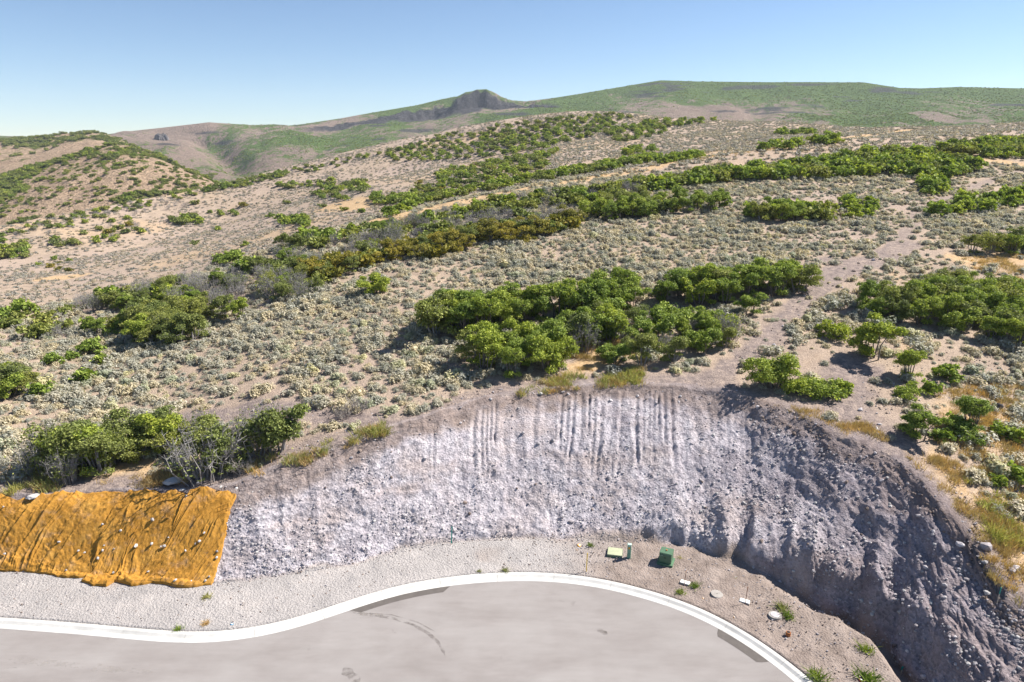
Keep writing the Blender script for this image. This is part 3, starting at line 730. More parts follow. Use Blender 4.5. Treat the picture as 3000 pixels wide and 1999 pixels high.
def bare_proto(seed, h=2.4, w=2.6, n=60, nleaf=700):
    r = np.random.default_rng(seed); segs = []; tips = []
    for s in range(n):
        a = r.random() * 6.28; q = (r.random() ** .5) * w * .5
        base = np.array([math.cos(a) * q * .5, math.sin(a) * q * .5, -.15]); hh = h * (.55 + .45 * r.random()) * (1 - .25 * q / w)
        top = np.array([math.cos(a) * q, math.sin(a) * q, hh]); mid = (base + top) / 2 + r.normal(size=3) * .12
        segs += [((0, 0, -.2), base, .04, .028), (base, mid, .028, .02), (mid, top, .02, .007)]
        for b in range(6):
            f = r.random(); p = mid * (1 - f) + top * f; d = rdir(1, r)[0]; d[2] = abs(d[2]) * .8; e = p + d * (.25 + .35 * r.random())
            segs.append((p, e, .011, .004)); tips.append(e)
            for _ in range(2): segs.append((p * .5 + e * .5, p * .5 + e * .5 + rdir(1, r)[0] * .25, .007, .003))
    tips = np.array(tips); i = r.choice(len(tips), nleaf)
    C = tips[i] + r.normal(size=(nleaf, 3)) * .12; C[:, 2] *= np.where(r.random(nleaf) < .5, .55, 1)
    Nn = rdir(nleaf, r) + np.array([0, 0, .5]); Nn /= np.linalg.norm(Nn, axis=1, keepdims=True)
    s = .07 * (.6 + .8 * r.random(nleaf))
    return tubes(segs, 3), leaf_quads(C, Nn, s, s * .6, r)

def mk_mesh(name, VF, m):
    o = mesh_np(name, VF[0], VF[1], m, link=False); me = o.data; bpy.data.objects.remove(o); return me
PROT = {}     # kind -> list of (trunk mesh, crown mesh, natural height)
def add_proto(kind, tr, lf, mt, ml, h):
    PROT.setdefault(kind, []).append((mk_mesh('trunk', tr, mt), mk_mesh('crown', lf, ml), h))
for sd_ in range(5):
    h_, w_ = [(4.0, 3.2), (4.3, 3.0), (3.4, 3.4), (3.8, 2.6), (3.0, 2.8)][sd_]
    tr, lf = oak_proto(100 + sd_, h_, w_, [7, 8, 8, 6, 6][sd_])
    add_proto('green', tr, lf, M_BARK, M_OAK, h_)
    tr, lf = oak_proto(200 + sd_, h_, w_, [6, 7, 7, 5, 5][sd_], nleaf=5200, gap=1.12, twigs=70)
    add_proto('dull', tr, lf, M_TWIG, M_OAKD, h_)
for sd_ in range(3):
    h_, w_ = [(2.6, 2.8), (2.9, 2.4), (2.3, 2.6)][sd_]
    tr, lf = oak_proto(300 + sd_, h_, w_, 6, nleaf=4600, leaf=.085, low=.6, twigs=40); add_proto('yellow', tr, lf, M_TWIG, M_OAKY, h_)
    tr, lf = bare_proto(320 + sd_, h_, w_ * 1.05, 48, 420); add_proto('bare', tr, lf, M_TWIG, M_OAKD, h_)
    tr, lf = oak_proto(340 + sd_, 1.5, 1.7, 5, nleaf=2400, leaf=.075, low=.9, twigs=10); add_proto('small', tr, lf, M_BARK, M_OAK, 1.5)
# light crowns for brush far off
FARP = []
for sd_, (ml, n_) in enumerate([(M_OAK, 420), (M_OAK, 420), (M_OAKD, 420), (M_OAKD, 380), (M_OAKY, 360)]):
    tr, lf = oak_proto(400 + sd_, 2.2, 3.0, 6, nleaf=n_, leaf=.27, low=.9, twigs=0)
    FARP.append(mk_mesh('far_crown', lf, ml))

class Scatter: pass
def gn_scatter(name, pts, rot, scl, idx, protos, label=None, cat=None, parent=None, tilt=None):
    """one object: points that carry instances of the given prototype meshes"""
    me = bpy.data.meshes.new(name); pts = np.asarray(pts, np.float32)
    me.vertices.add(len(pts)); me.vertices.foreach_set('co', pts.ravel()); me.update()
    o = bpy.data.objects.new(name, me); COL.objects.link(o)
    if parent: o.parent = parent
    for n_, v, ty in (('rotz', rot, 'FLOAT'), ('scl', scl, 'FLOAT'), ('pick', idx, 'INT')):
        at = me.attributes.new(n_, ty, 'POINT'); at.data.foreach_set('value', np.asarray(v, np.float32 if ty == 'FLOAT' else np.int32))
    coll = bpy.data.collections.new(name + '_source')
    for i, pm in enumerate(protos):
        po = bpy.data.objects.new('%s_%02d' % (name + '_source', i), pm); coll.objects.link(po)
    ng = bpy.data.node_groups.new(name, 'GeometryNodeTree')
    ng.interface.new_socket('Geometry', in_out='INPUT', socket_type='NodeSocketGeometry'); ng.interface.new_socket('Geometry', in_out='OUTPUT', socket_type='NodeSocketGeometry')
    N = ng.nodes.new; gi = N('NodeGroupInput'); go = N('NodeGroupOutput'); ci = N('GeometryNodeCollectionInfo')
    ci.inputs['Collection'].default_value = coll; ci.inputs['Separate Children'].default_value = True; ci.inputs['Reset Children'].default_value = True
    ip = N('GeometryNodeInstanceOnPoints'); ip.inputs['Pick Instance'].default_value = True
    def na(nm, ty):
        x = N('GeometryNodeInputNamedAttribute'); x.data_type = ty; x.inputs[0].default_value = nm; return x.outputs[0]
    cb = N('ShaderNodeCombineXYZ'); ng.links.new(na('rotz', 'FLOAT'), cb.inputs[2])
    ng.links.new(gi.outputs[0], ip.inputs['Points']); ng.links.new(ci.outputs[0], ip.inputs['Instance']); ng.links.new(na('pick', 'INT'), ip.inputs['Instance Index'])
    ng.links.new(cb.outputs[0], ip.inputs['Rotation']); ng.links.new(na('scl', 'FLOAT'), ip.inputs['Scale']); ng.links.new(ip.outputs[0], go.inputs[0])
    md = o.modifiers.new('scatter', 'NODES'); md.node_group = ng
    tag(o, label, cat, kind='stuff')
    return o

# ---- oak positions -------------------------------------------------------------------
def in_poly(x, y, P):
    P = np.array(P, float); n = len(P); c = np.zeros(x.shape, bool); j = n - 1
    for i in range(n):
        yi, yj, xi, xj = P[i, 1], P[j, 1], P[i, 0], P[j, 0]
        c ^= ((yi > y) != (yj > y)) & (x < (xj - xi) * (y - yi) / (yj - yi + 1e-12) + xi); j = i
    return c
def fill(poly, spacing, tries=None):
    P = np.array(poly, float); lo = P.min(0); hi = P.max(0)
    area = (hi[0] - lo[0]) * (hi[1] - lo[1]); n = tries or int(min(5000, max(150, area * .4)))
    x = rng.uniform(lo[0], hi[0], n); y = rng.uniform(lo[1], hi[1], n); m = in_poly(x, y, P); x, y = x[m], y[m]
    X, Y, Z = hit(x, y); ok = ~np.isnan(X); X, Y, Z = X[ok], Y[ok], Z[ok]
    keep = []; KP = np.full((len(X) + 1, 2), 1e9); nk = 0
    for i in range(len(X)):
        if nk == 0 or ((KP[:nk, 0] - X[i]) ** 2 + (KP[:nk, 1] - Y[i]) ** 2).min() > spacing ** 2:
            keep.append(i); KP[nk] = (X[i], Y[i]); nk += 1
    return np.stack((X[keep], Y[keep], Z[keep]), 1)
OAKS = []       # (x, y, z, height, kind, label, group)
def patch(poly, spacing, h0, h1, kinds, label, group):
    for p in fill(poly, spacing):
        kd = random.choice(kinds); h = random.uniform(h0, h1)
        size = 'taller' if h > h0 + .62 * (h1 - h0) else ('shorter' if h < h0 + .3 * (h1 - h0) else 'middling')
        look = {'green': 'leafy green', 'dull': 'olive twiggy', 'bare': 'bare grey', 'yellow': 'yellow brown', 'small': 'low bushy'}[kd]
        OAKS.append((p[0], p[1], p[2], h, kd, '%s %s oak %s' % (size, look, label), group))
def single(x, y, hpx, kind, label, group=None):
    X, Y, Z = hit(x, y); _, _, dep = project(X[0], Y[0], Z[0]); OAKS.append((X[0], Y[0], Z[0], hpx * dep / FPX / .97, kind, label, group))

for poly_ in ([(85,1065),(180,1040),(265,1050),(270,1095),(180,1112),(90,1100)], [(285,1035),(350,1015),(470,1005),(475,1045),(400,1060),(300,1060)], [(445,1075),(510,1060),(545,1085),(480,1105)], [(560,1030),(640,1005),(662,1030),(600,1055)]):
    patch(poly_, 1.2, 2.1, 3.5, ['dull','dull','green','bare'], 'in the thicket behind the orange mats', 'thicket behind the orange mats')
for poly_ in ([(1000,748),(1080,728),(1240,722),(1250,742),(1120,770),(1000,775)], [(1075,835),(1150,815),(1270,805),(1285,845),(1180,868),(1090,850)], [(1270,712),(1440,692),(1470,712),(1400,735),(1290,738)], [(1300,775),(1360,762),(1420,765),(1400,790),(1310,800)]):
    patch(poly_, 1.5, 2.7, 4.0, ['green','green','green','green','dull'], 'in the dense grove above the raked middle of the bank', 'grove above the grey bank')
patch([(1300,800),(1480,745),(1560,735),(1700,760),(1690,800),(1600,820),(1520,845),(1400,845)], 1.75, 1.5, 2.8, ['green','green','small','dull','bare'], 'in dry grass beside the dense grove above the bank', 'loose oaks beside the grove')
patch([(1520,690),(1560,682),(1700,668),(1830,652),(1842,670),(1760,688),(1640,703),(1530,705)], 1.5, 2.7, 3.5, ['green','green','green','dull'], 'in the long grove beside the bare footpath', 'long grove beside the footpath')
patch([(1968,705),(2050,690),(2200,665),(2380,680),(2420,790),(2330,800),(2240,770),(2120,755),(2000,735)], 1.6, 2.0, 3.0, ['green','dull','green'], 'in the broad grove across the footpath above the shaded bank', 'broad grove across the footpath')
patch([(2230,578),(2380,562),(2380,588),(2240,592)], 2.0, 2.2, 2.8, ['dull','green'], 'in the round clump upslope of the broad grove', 'dark clump upslope')
single(862,676,58,'green','lone upright oak standing in open sagebrush')
single(2008,822,118,'green','tall twin-crowned oak standing below the broad dark grove')
single(1912,773,48,'small','low round oak bush at the foot of the twin-crowned oak')
single(1725,726,60,'green','thin young oak standing in front of the long grove')
single(1782,892,92,'green','leaning bright oak on the brink of the grey bank')
patch([(1815,900),(1850,890),(1935,905),(1935,918),(1850,915)], 1.0, .9, 1.6, ['small'], 'in the row along the brink of the grey bank', 'sprouts along the brink')
single(2088,868,82,'green','small umbrella-shaped oak standing above the right bank')
single(2085,910,42,'small','oak sprout below the umbrella-shaped oak')
single(2112,1008,88,'green','slim leaning oak on the right bank shoulder')
single(2236,988,100,'green','spreading oak among sagebrush on the right bank shoulder')
for i_, (x_, y_, h_) in enumerate([(2178,872,42),(2140,900,34),(2200,985,42),(2160,1010,36),(2300,1000,36),(2345,1105,48),(2290,1112,30),(2330,1010,40),(2220,1010,46)]):
    single(x_, y_, h_, 'small', 'low leafy oak sprout on the right bank shoulder', 'sprouts on the right shoulder')
patch([(-60,890),(70,880),(80,905),(40,915),(-60,912)], 1.3, 1.8, 2.6, ['dull','green'], 'in the clump uphill of the thicket behind the mats', 'clump uphill of the thicket')
for x_, y_, h_ in [(95,908,40),(190,877,38),(125,835,30),(170,825,25),(230,835,28),(215,812,40)]:
    single(x_, y_, h_, 'small', 'knee-high green oak sprout in sagebrush uphill of the mats', 'sprouts in the left sagebrush')
patch([(290,760),(360,735),(440,725),(450,788),(330,800)], 1.4, 2.3, 3.2, ['dull','dull','green'], 'in the large clump in front of the grey brush belt', 'clump in front of the brush belt')
patch([(205,757),(285,742),(292,765),(215,772)], 1.7, 1.5, 2.2, ['green','dull','bare'], 'between the clumps of the grey brush belt', 'clumps in front of the brush belt')
patch([(72,772),(160,757),(165,776),(80,782)], 1.6, 1.6, 2.1, ['dull','bare'], 'at the low end of the grey brush belt', 'low end of the brush belt')
patch([(440,725),(540,695),(550,735),(450,748)], 1.9, 1.9, 2.7, ['green','bare','dull'], 'at the front of the grey brush belt', 'front of the brush belt')
patch([(0,745),(100,730),(180,712),(190,722),(100,745),(0,760)], 2.4, 1.2, 1.8, ['dull','green'], 'on the rim of the gully', 'oaks on the gully rim')
patch([(170,702),(330,668),(450,645),(545,642),(550,690),(430,720),(330,712),(180,715)], 1.5, 1.6, 2.4, ['bare','bare','dull','green'], 'in the brush belt along the gully rim', 'grey brush belt')
patch([(545,625),(640,603),(740,612),(748,650),(705,688),(625,690),(612,645)], 1.6, 1.7, 2.5, ['bare','dull','green','dull'], 'at the middle of the brush belt', 'middle of the brush belt')
patch([(700,632),(840,588),(850,605),(830,625),(740,650)], 1.6, 1.8, 2.5, ['yellow','yellow','yellow','dull'], 'in the small yellowing clump of the brush belt', 'small yellow clump')
patch([(850,592),(1030,562),(1070,547),(1200,540),(1310,508),(1318,528),(1240,550),(1100,565),(1000,592),(870,604)], 1.75, 1.9, 2.7, ['yellow','yellow','yellow','yellow','dull'], 'in the long yellow row edging the sagebrush slope', 'long yellow oak row')
patch([(800,572),(860,548),(1000,522),(1200,492),(1330,492),(1300,508),(1070,545),(870,585),(810,592)], 2.2, 1.8, 2.4, ['bare','bare','dull'], 'behind the long yellow row', 'grey oaks behind the yellow row')
patch([(620,577),(720,550),(860,530),(1000,502),(1150,467),(1380,440),(1480,422),(1490,450),(1360,470),(1200,488),(1000,515),(850,553),(760,568),(650,580)], 2.1, 1.8, 2.5, ['green','dull','dull','bare'], 'in the belt between the yellow row and the straw track', 'belt below the straw track')
patch([(1350,502),(1400,482),(1500,472),(1650,472),(1660,485),(1560,492),(1450,502),(1370,512)], 1.9, 2.4, 3.3, ['green','green','dull'], 'in the line of trees upslope of the open sagebrush', 'trees upslope of the sagebrush')
patch([(1730,497),(1800,487),(1900,490),(1912,505),(1850,511),(1750,509)], 1.7, 2.2, 2.9, ['green','dull'], 'in the isolated stand among upper sagebrush', 'isolated upper stand')
patch([(1480,428),(1600,408),(1750,393),(1850,378),(2050,352),(2200,372),(2250,397),(2150,412),(2050,402),(1900,412),(1750,412),(1600,427),(1500,442)], 2.1, 2.1, 3.0, ['green','green','dull','green'], 'in the wide upper wood below the straw track', 'wide upper wood')
patch([(2100,352),(2200,342),(2353,322),(2420,345),(2400,366),(2260,362),(2150,347)], 2.7, 2.2, 2.9, ['green','green','dull'], 'in the highest wood near the skyline', 'highest wood')
patch([(1940,472),(2000,462),(2030,490),(1960,502)], 2.0, 1.3, 1.9, ['green','small'], 'at the footpath bend', 'small oaks at the path bend')
patch([(2130,492),(2200,468),(2380,432),(2380,470),(2250,490),(2150,497)], 2.5, 1.6, 2.2, ['green','green','small'], 'in the strip past the footpath bend', 'strip right of the footpath')
patch([(2125,425),(2160,420),(2165,445),(2130,448)], 1.6, 1.7, 2.3, ['green'], 'in the tight knot above the footpath', 'tight knot above the path')
patch([(1740,346),(1830,331),(1842,342),(1760,349)], 3, 1.9, 2.4, ['green'], 'in the clump across the straw track', 'clump beyond the straw track')
patch([(1780,306),(1860,302),(1890,308),(1800,312)], 4, 2.0, 2.6, ['green'], 'in the clump near the open skyline', 'clump near the skyline')
patch([(1860,330),(1920,322),(1925,330),(1870,335)], 3, 2.0, 2.8, ['green'], 'in the pair of clumps under the skyline', 'clumps under the skyline')
patch([(870,502),(960,462),(1100,432),(1250,402),(1390,377),(1500,357),(1512,370),(1400,392),(1250,417),(1100,443),(960,473),(880,505)], 2.5, 1.6, 2.2, ['green','green','dull'], 'in the narrow belt above the straw track', 'belt above the straw track')
patch([(1510,372),(1600,357),(1608,366),(1520,378)], 3, 1.8, 2.4, ['green'], 'at the upper end of the belt above the straw track', 'upper end of the belt')
NEAR_N = len(OAKS)
# middle hill and its skyline
MID = 'on the middle hill'
for poly, sp, h0, h1, kk in [
    ([(880,347),(1000,337),(1100,332),(1230,312),(1330,292),(1450,292),(1500,277),(1640,274),(1640,281),(1500,300),(1350,315),(1240,345),(1100,365),(900,372)], 4.6, 2.2, 3.0, ['green','dull']),
    ([(640,397),(800,362),(900,347),(1000,315),(1200,282),(1400,262),(1480,272),(1300,290),(1050,330),(900,350),(760,390),(650,405)], 3.8, 2.0, 2.8, ['green','dull','bare','dull']),
    ([(470,437),(600,407),(640,402),(640,410),(560,430),(480,441)], 3.2, 2.0, 3.0, ['green','dull']),
    ([(0,535),(100,512),(250,478),(420,452),(470,437),(480,441),(420,458),(260,492),(120,524),(0,548)], 3.4, 1.8, 2.6, ['dull','bare','green']),
    ([(1000,400),(1100,380),(1230,355),(1290,345),(1240,372),(1100,400),(1020,420)], 4.5, 2.0, 2.8, ['green','dull']),
    ([(940,440),(1100,405),(1250,375),(1260,385),(1120,420),(960,452)], 3.6, 2.0, 2.6, ['green','dull']),
    ([(1100,312),(1380,275),(1430,285),(1300,310),(1120,345)], 5, 2.0, 3.0, ['green','dull']),
    ([(1400,300),(1520,290),(1530,310),(1420,330)], 5.5, 2.0, 2.6, ['green','dull']),
    ([(1430,352),(1500,340),(1505,350),(1440,360)], 4, 2.0, 2.8, ['green']),
    ([(860,455),(950,458),(955,468),(870,470)], 3.2, 2.4, 3.2, ['dull','green']),
    ([(640,428),(760,418),(765,428),(650,436)], 4, 2.2, 3.2, ['green','dull']), ([(740,432),(835,420),(840,445),(750,440)], 6, 2.4, 3.4, ['green','dull']),
    ([(720,445),(790,438),(800,460),(740,458)], 5, 2.0, 3.0, ['green','dull']),
    ([(390,505),(455,495),(460,515),(400,520)], 3.5, 2.4, 3.4, ['green','dull']), ([(480,490),(545,484),(545,497),(490,500)], 4, 1.8, 2.4, ['green']),
    ([(640,505),(705,505),(705,522),(660,520)], 3.5, 2.0, 2.8, ['green']), ([(-20,580),(55,560),(60,592),(-10,598)], 3, 2.4, 3.4, ['dull','green']),
    ([(120,560),(175,552),(178,566),(130,568)], 3, 2.0, 2.8, ['dull']), ([(200,550),(268,545),(270,560),(210,558)], 3.5, 1.8, 2.4, ['green','dull']),
    ([(220,525),(320,515),(330,535),(240,538)], 4.5, 2.0, 2.8, ['dull','bare','green']), ([(300,480),(420,465),(425,478),(310,495)], 5, 2.0, 2.8, ['dull','bare']),
    ([(150,500),(300,500),(300,515),(160,520)], 7, 1.6, 2.4, ['green','dull']), ([(0,545),(140,520),(200,540),(60,560),(0,565)], 7, 1.5, 2.4, ['dull','green','bare']),
    ([(500,600),(545,590),(548,606),(505,608)], 2.6, 1.8, 2.4, ['green']), ([(80,600),(170,590),(160,625),(100,630)], 6, 1.2, 1.8, ['green','yellow']),
    ([(0,735),(60,720),(60,750),(0,760)], 3, 1.4, 2.0, ['dull','green']), ([(0,480),(250,470),(330,462),(200,492),(0,520)], 9, 1.8, 2.6, ['dull'])]:
    patch(poly, sp, h0, h1, kk, MID, 'brush clumps on the middle hill')
for x_, y_ in [(245,440 + 98),(448,563),(565,565),(740,478),(790,485),(830,490),(300,520),(450,470),(500,530),(660,470),(560,475),(620,500),(720,530),(960,425),(1010,440)]:
    single(x_, y_, 14, random.choice(['dull', 'yellow', 'green']), 'solitary oak clump ' + MID, 'brush clumps on the middle hill')

ang = np.array([o[3] / math.hypot(o[0], o[1], CAMH - o[2]) for o in OAKS])
order = np.argsort(-ang); TOP = set(order[:296].tolist())
for i in range(NEAR_N):
    if not OAKS[i][6]: TOP.add(i)
brush = []
GREY = {'bare'}
for i, (x, y, z, h, kind, label, group) in enumerate(OAKS):
    if i in TOP:
        tr, cr, nh = random.choice(PROT[kind]); s_ = h / nh * random.uniform(.95, 1.05)
        root = empty('oak_tree', (x, y, z - .06), random.uniform(0, 6.28)); root.scale = (s_ * random.uniform(.9, 1.2), s_ * random.uniform(.9, 1.2), s_)
        tag(root, label, 'tree', group)
        for nm, me in (('trunk', tr), ('crown', cr)):
            c = bpy.data.objects.new(nm, me); COL.objects.link(c); c.parent = root
    else: brush.append((x, y, z - .1, random.uniform(0, 6.28), h / 2.2, {'green': random.choice([0, 1]), 'dull': random.choice([2, 3]), 'bare': 5, 'yellow': 4, 'small': 0}[kind]))
bare_far = mk_mesh('far_bare', bare_proto(500, 2.2, 2.6, 22, 260)[0], M_TWIG)
br = np.array(brush)
gn_scatter('oak_brush', br[:, :3], br[:, 3], br[:, 4], br[:, 5], FARP + [bare_far], 'scrub oak brush growing across the middle hill', 'brush')

# brush on the left hills and on the mountain
def sheet_brush(sheet, name, n, amin, amax, ymin, ymax, thr, size, attrfn, label, pick=(0, 1, 2, 3)):
    a = rng.uniform(amin, amax, n); Y = ymin * (ymax / ymin) ** rng.random(n); X = a * Y
    z, K = sheet.z(X, Y); g = attrfn(X, Y, z, K, a)
    m = (z > -500) & (g > thr + rng.normal(size=n) * .08)
    X, Y, z = X[m], Y[m], z[m]; k = len(X)
    return gn_scatter(name, np.stack((X, Y, z - .3), 1), rng.random(k) * 6.28, rng.uniform(size[0], size[1], k), rng.choice(pick, k), FARP, label, 'brush')
sheet_brush(HB, 'hill_brush', 9000, -.95, -.30, 340, 545, .42, (.7, 1.5), lambda *q: b_attr(*q)['green'] + fbm(q[0] / 9, q[1] / 9, 2, 77) * .22, 'dark scrub oak clumps dotting the tan hill', (2, 3, 2, 0))
sheet_brush(HB, 'hill_brush', 650, -.80, -.34, 380, 515, -9, (.5, 1.2), lambda *q: q[0] * 0, 'sparse dark shrubs dotting the open face of the tan hill', (2, 3))
sheet_brush(HC, 'hill_brush', 7000, -.95, -.42, 590, 830, .45, (.9, 1.8), lambda X, Y, Z, K, a: np.clip(.12 + .8 * fbm(X / 60, Y / 60, 4, 431) + .30 * sstep(.55, .95, K), 0, 1), 'dark scrub oak on the hill behind the tan hill', (2, 3))
sheet_brush(MTN, 'mountain_brush', 55000, -.85, 1.0, 850, 1800, .57, (.4, 1.0), lambda *q: m_attr(*q)['green'] * .75 + .30 * fbm(q[0] / 30, q[1] / 45, 3, 371) + .1 - m_attr(*q)['rock'], 'green brush covering the far mountain slopes', (0, 1, 2))

# ------------------------------------------------------------------ sagebrush
def sage_proto(seed, n=240, w=1.0, h=.62, L=.072):
    r = np.random.default_rng(seed)
    nb = 7; bc = r.normal(size=(nb, 3)) * np.array([.26, .26, .05]) * w; bc[:, 2] = abs(bc[:, 2]); br_ = .22 + .14 * r.random(nb)
    i = r.integers(0, nb, n); d = rdir(n, r); d[:, 2] = abs(d[:, 2]) * .95 + .05; d /= np.linalg.norm(d, axis=1, keepdims=True)
    rr = br_[i] * (.55 + .5 * r.random(n) ** .5)
    C = bc[i] + d * rr[:, None] * np.array([w, w, h / .40])
    nn = d * .9 + np.array([0, 0, .45]) + r.normal(size=(n, 3)) * .38; nn /= np.linalg.norm(nn, axis=1, keepdims=True)
    ax = np.array([0, 0, 1.0]) + d * .5 + r.normal(size=(n, 3)) * .35; ax -= nn * (ax * nn).sum(1, keepdims=True); ax /= np.maximum(np.linalg.norm(ax, axis=1, keepdims=True), 1e-6)
    sd2 = np.cross(nn, ax)
    l = (L * (.6 + .9 * r.random(n)))[:, None]; wd = l * .5
    V = np.stack((C - ax * l, C + sd2 * wd, C + ax * l, C - sd2 * wd), 1).reshape(-1, 3); V[:, 2] = np.maximum(V[:, 2], -.02)
    F = np.arange(len(V)).reshape(-1, 4)
    segs = []
    for c_ in bc: segs.append(((0, 0, -.12), (c_[0], c_[1], max(.1, c_[2] + .12)), .02, .008))
    for k in range(6):
        a = r.random() * 6.28; segs.append(((0, 0, -.15), (math.cos(a) * .3 * w, math.sin(a) * .3 * w, .32 * h / .6), .02, .008))
    TV, TF = tubes(segs, 3)
    me = bpy.data.meshes.new('sagebrush')
    o = mesh_np('sagebrush', np.concatenate((V, TV)), [F, TF + len(V)], link=False); me = o.data; bpy.data.objects.remove(o)
    return me, len(F)
def sage_mesh(seed, m, **k):
    me, nf = sage_proto(seed, **k); me.materials.append(m); me.materials.append(M_WOOD)
    mi = np.zeros(len(me.polygons), np.int32); mi[nf:] = 1; me.polygons.foreach_set('material_index', mi); return me
SAGE = [sage_mesh(600 + i, M_SAGE if i != 3 else M_SAGE2, w=[1, 1.25, .85, .9][i], h=[.62, .7, .55, .6][i], n=[520, 620, 440, 480][i]) for i in range(4)]
M_SAGEF = leaf_material('far_sage_leaf', (.20, .178, .150), (.31, .28, .238), (.42, .385, .335), .2)
SAGEF = [sage_mesh(620 + i, M_SAGEF, w=[1.1, 1.3][i], h=.6, n=70, L=.17) for i in range(2)]

oxy = np.array([(o[0], o[1], .32 * o[3]) for o in OAKS])
def oak_clear(X, Y):
    ok = np.ones(len(X), bool)
    near = oxy[np.hypot(oxy[:, 0], oxy[:, 1]) < 190]
    for x, y, r in near: ok &= (X - x) ** 2 + (Y - y) ** 2 > (r * .75) ** 2
    return ok
def sage_field(y0, y1, cell, seed):
    r = np.random.default_rng(seed)
    aw = 1.22 if y1 < 200 else 1.0; nx = int(2 * y1 * (aw + .02) / cell); ny = int((y1 - y0) / cell)
    gx, gy = np.meshgrid(np.arange(nx), np.arange(ny)); gx = gx.ravel(); gy = gy.ravel()
    X = (gx + r.random(len(gx)) * .95) * cell - y1 * (aw + .02); Y = y0 + (gy + r.random(len(gy)) * .95) * cell
    a = X / Y; m = (abs(a) < aw); X, Y = X[m], Y[m]
    cut, top, gravel, tan, path, dry, t, s_ = masks(X, Y)
    dens = .66 + .65 * fbm(X / 9, Y / 9, 3, 901) + .25 * fbm(X / 2.2, Y / 2.2, 2, 903)
    dens = np.where(X / Y > .36, dens - .10 * (Y < 60) , dens + .22 * (Y < 130))
    dens = np.where((Y > 118) & (X / Y < .02), dens - .22, dens)
    near_lip = (Y - np.interp(X / Y, AG, Yc))
    keep = (t > 1.03) & (r.random(len(X)) < np.clip(dens, .06, 1) * (1 - .93 * np.clip(path, 0, 1)) * (1 - .80 * np.clip(dry, 0, 1)))
    keep &= near_lip > .8
    X, Y = X[keep], Y[keep]; m = oak_clear(X, Y); X, Y = X[m], Y[m]
    Z = ground_z(X, Y)
    # leave out what the ground hides
    HMi = np.clip(((X / Y - HA[0]) / .006).astype(int), 0, len(HA) - 1); k = np.clip(np.searchsorted(MARCH, Y) - 2, 0, len(MARCH) - 1)
    vis = (Z + 1.0 - CAMH) / Y >= HMAX[HMi, k]
    return X[vis], Y[vis], Z[vis]
Xn, Yn, Zn = sage_field(30, 128, .70, 21)
Xf, Yf2, Zf2 = sage_field(128, 430, 1.5, 22)
sz = (.38 + .85 * rng.random(len(Xn)) ** 2.0) * (1 + .45 * fbm(Xn / 5, Yn / 5, 3, 911))
app = sz / np.sqrt(Xn ** 2 + Yn ** 2 + (CAMH - Zn) ** 2)
px_, py_, _ = project(Xn, Yn, Zn); inside = (px_ > 0) & (px_ < RX) & (py_ < RY)
o_ = np.argsort(-(app * inside)); big = o_[:300]; rest = o_[300:]
LMK = [(180,1075,'the thicket end over the long mat'),(380,1040,'the middle of the thicket behind the mats'),(600,1040,'the last shrub of the thicket'),(640,950,'the bare strip above the last mat'),(820,940,'the dead shrub on the bank lip'),
       (960,850,'the shaded side of the dense grove'),(1180,870,'the foot of the dense grove'),(1540,800,'the scattered oaks beside the grove'),(40,900,'the dark clump uphill of the thicket'),(380,850,'the open slope below the brush belt'),(640,850,'the open slope above the bare strip'),
       (1700,830,'the lower footpath'),(1800,900,'the leaning oak on the brink'),(1990,830,'the twin-crowned oak'),(2088,870,'the umbrella-shaped oak'),(2236,990,'the spreading oak'),(2290,1080,'the dry grass of the right shoulder'),(2110,1010,'the slim leaning oak'),(2250,850,'the lower edge of the broad grove')]
LMP = [(float(hit(a_, b_)[0][0]), float(hit(a_, b_)[1][0])) for a_, b_, _ in LMK]
for i in big:
    o = bpy.data.objects.new('sagebrush', SAGE[rng.integers(0, 4)]); COL.objects.link(o)
    o.location = (Xn[i], Yn[i], Zn[i] - .03); o.rotation_euler = (0, 0, rng.random() * 6.28); o.scale = (sz[i], sz[i], sz[i] * rng.uniform(.85, 1.15))
    q = int(np.argmin([math.hypot(Xn[i] - lx, Yn[i] - ly) for lx, ly in LMP])); lb = LMK[q][2]
    tag(o, ('large ' if sz[i] > 1.0 else 'small ' if sz[i] < .82 else 'middling ') + 'pale sagebrush growing nearest ' + lb, 'shrub', 'sagebrush nearest ' + lb)
X_ = np.concatenate((Xn[rest], Xf)); Y_ = np.concatenate((Yn[rest], Yf2)); Z_ = np.concatenate((Zn[rest], Zf2)); n_ = len(X_)
pk = rng.integers(0, 4, n_); pk[len(rest):] = rng.integers(4, 6, n_ - len(rest)); pk[(pk == 3) & (rng.random(n_) < .8)] = 0
sc_ = np.concatenate((sz[rest], rng.uniform(.55, 1.2, len(Xf))))
gn_scatter('sagebrush_cover', np.stack((X_, Y_, Z_ - .04), 1), rng.random(n_) * 6.28, sc_, pk, SAGE + SAGEF, 'pale grey green sagebrush covering the hillside', 'shrub')

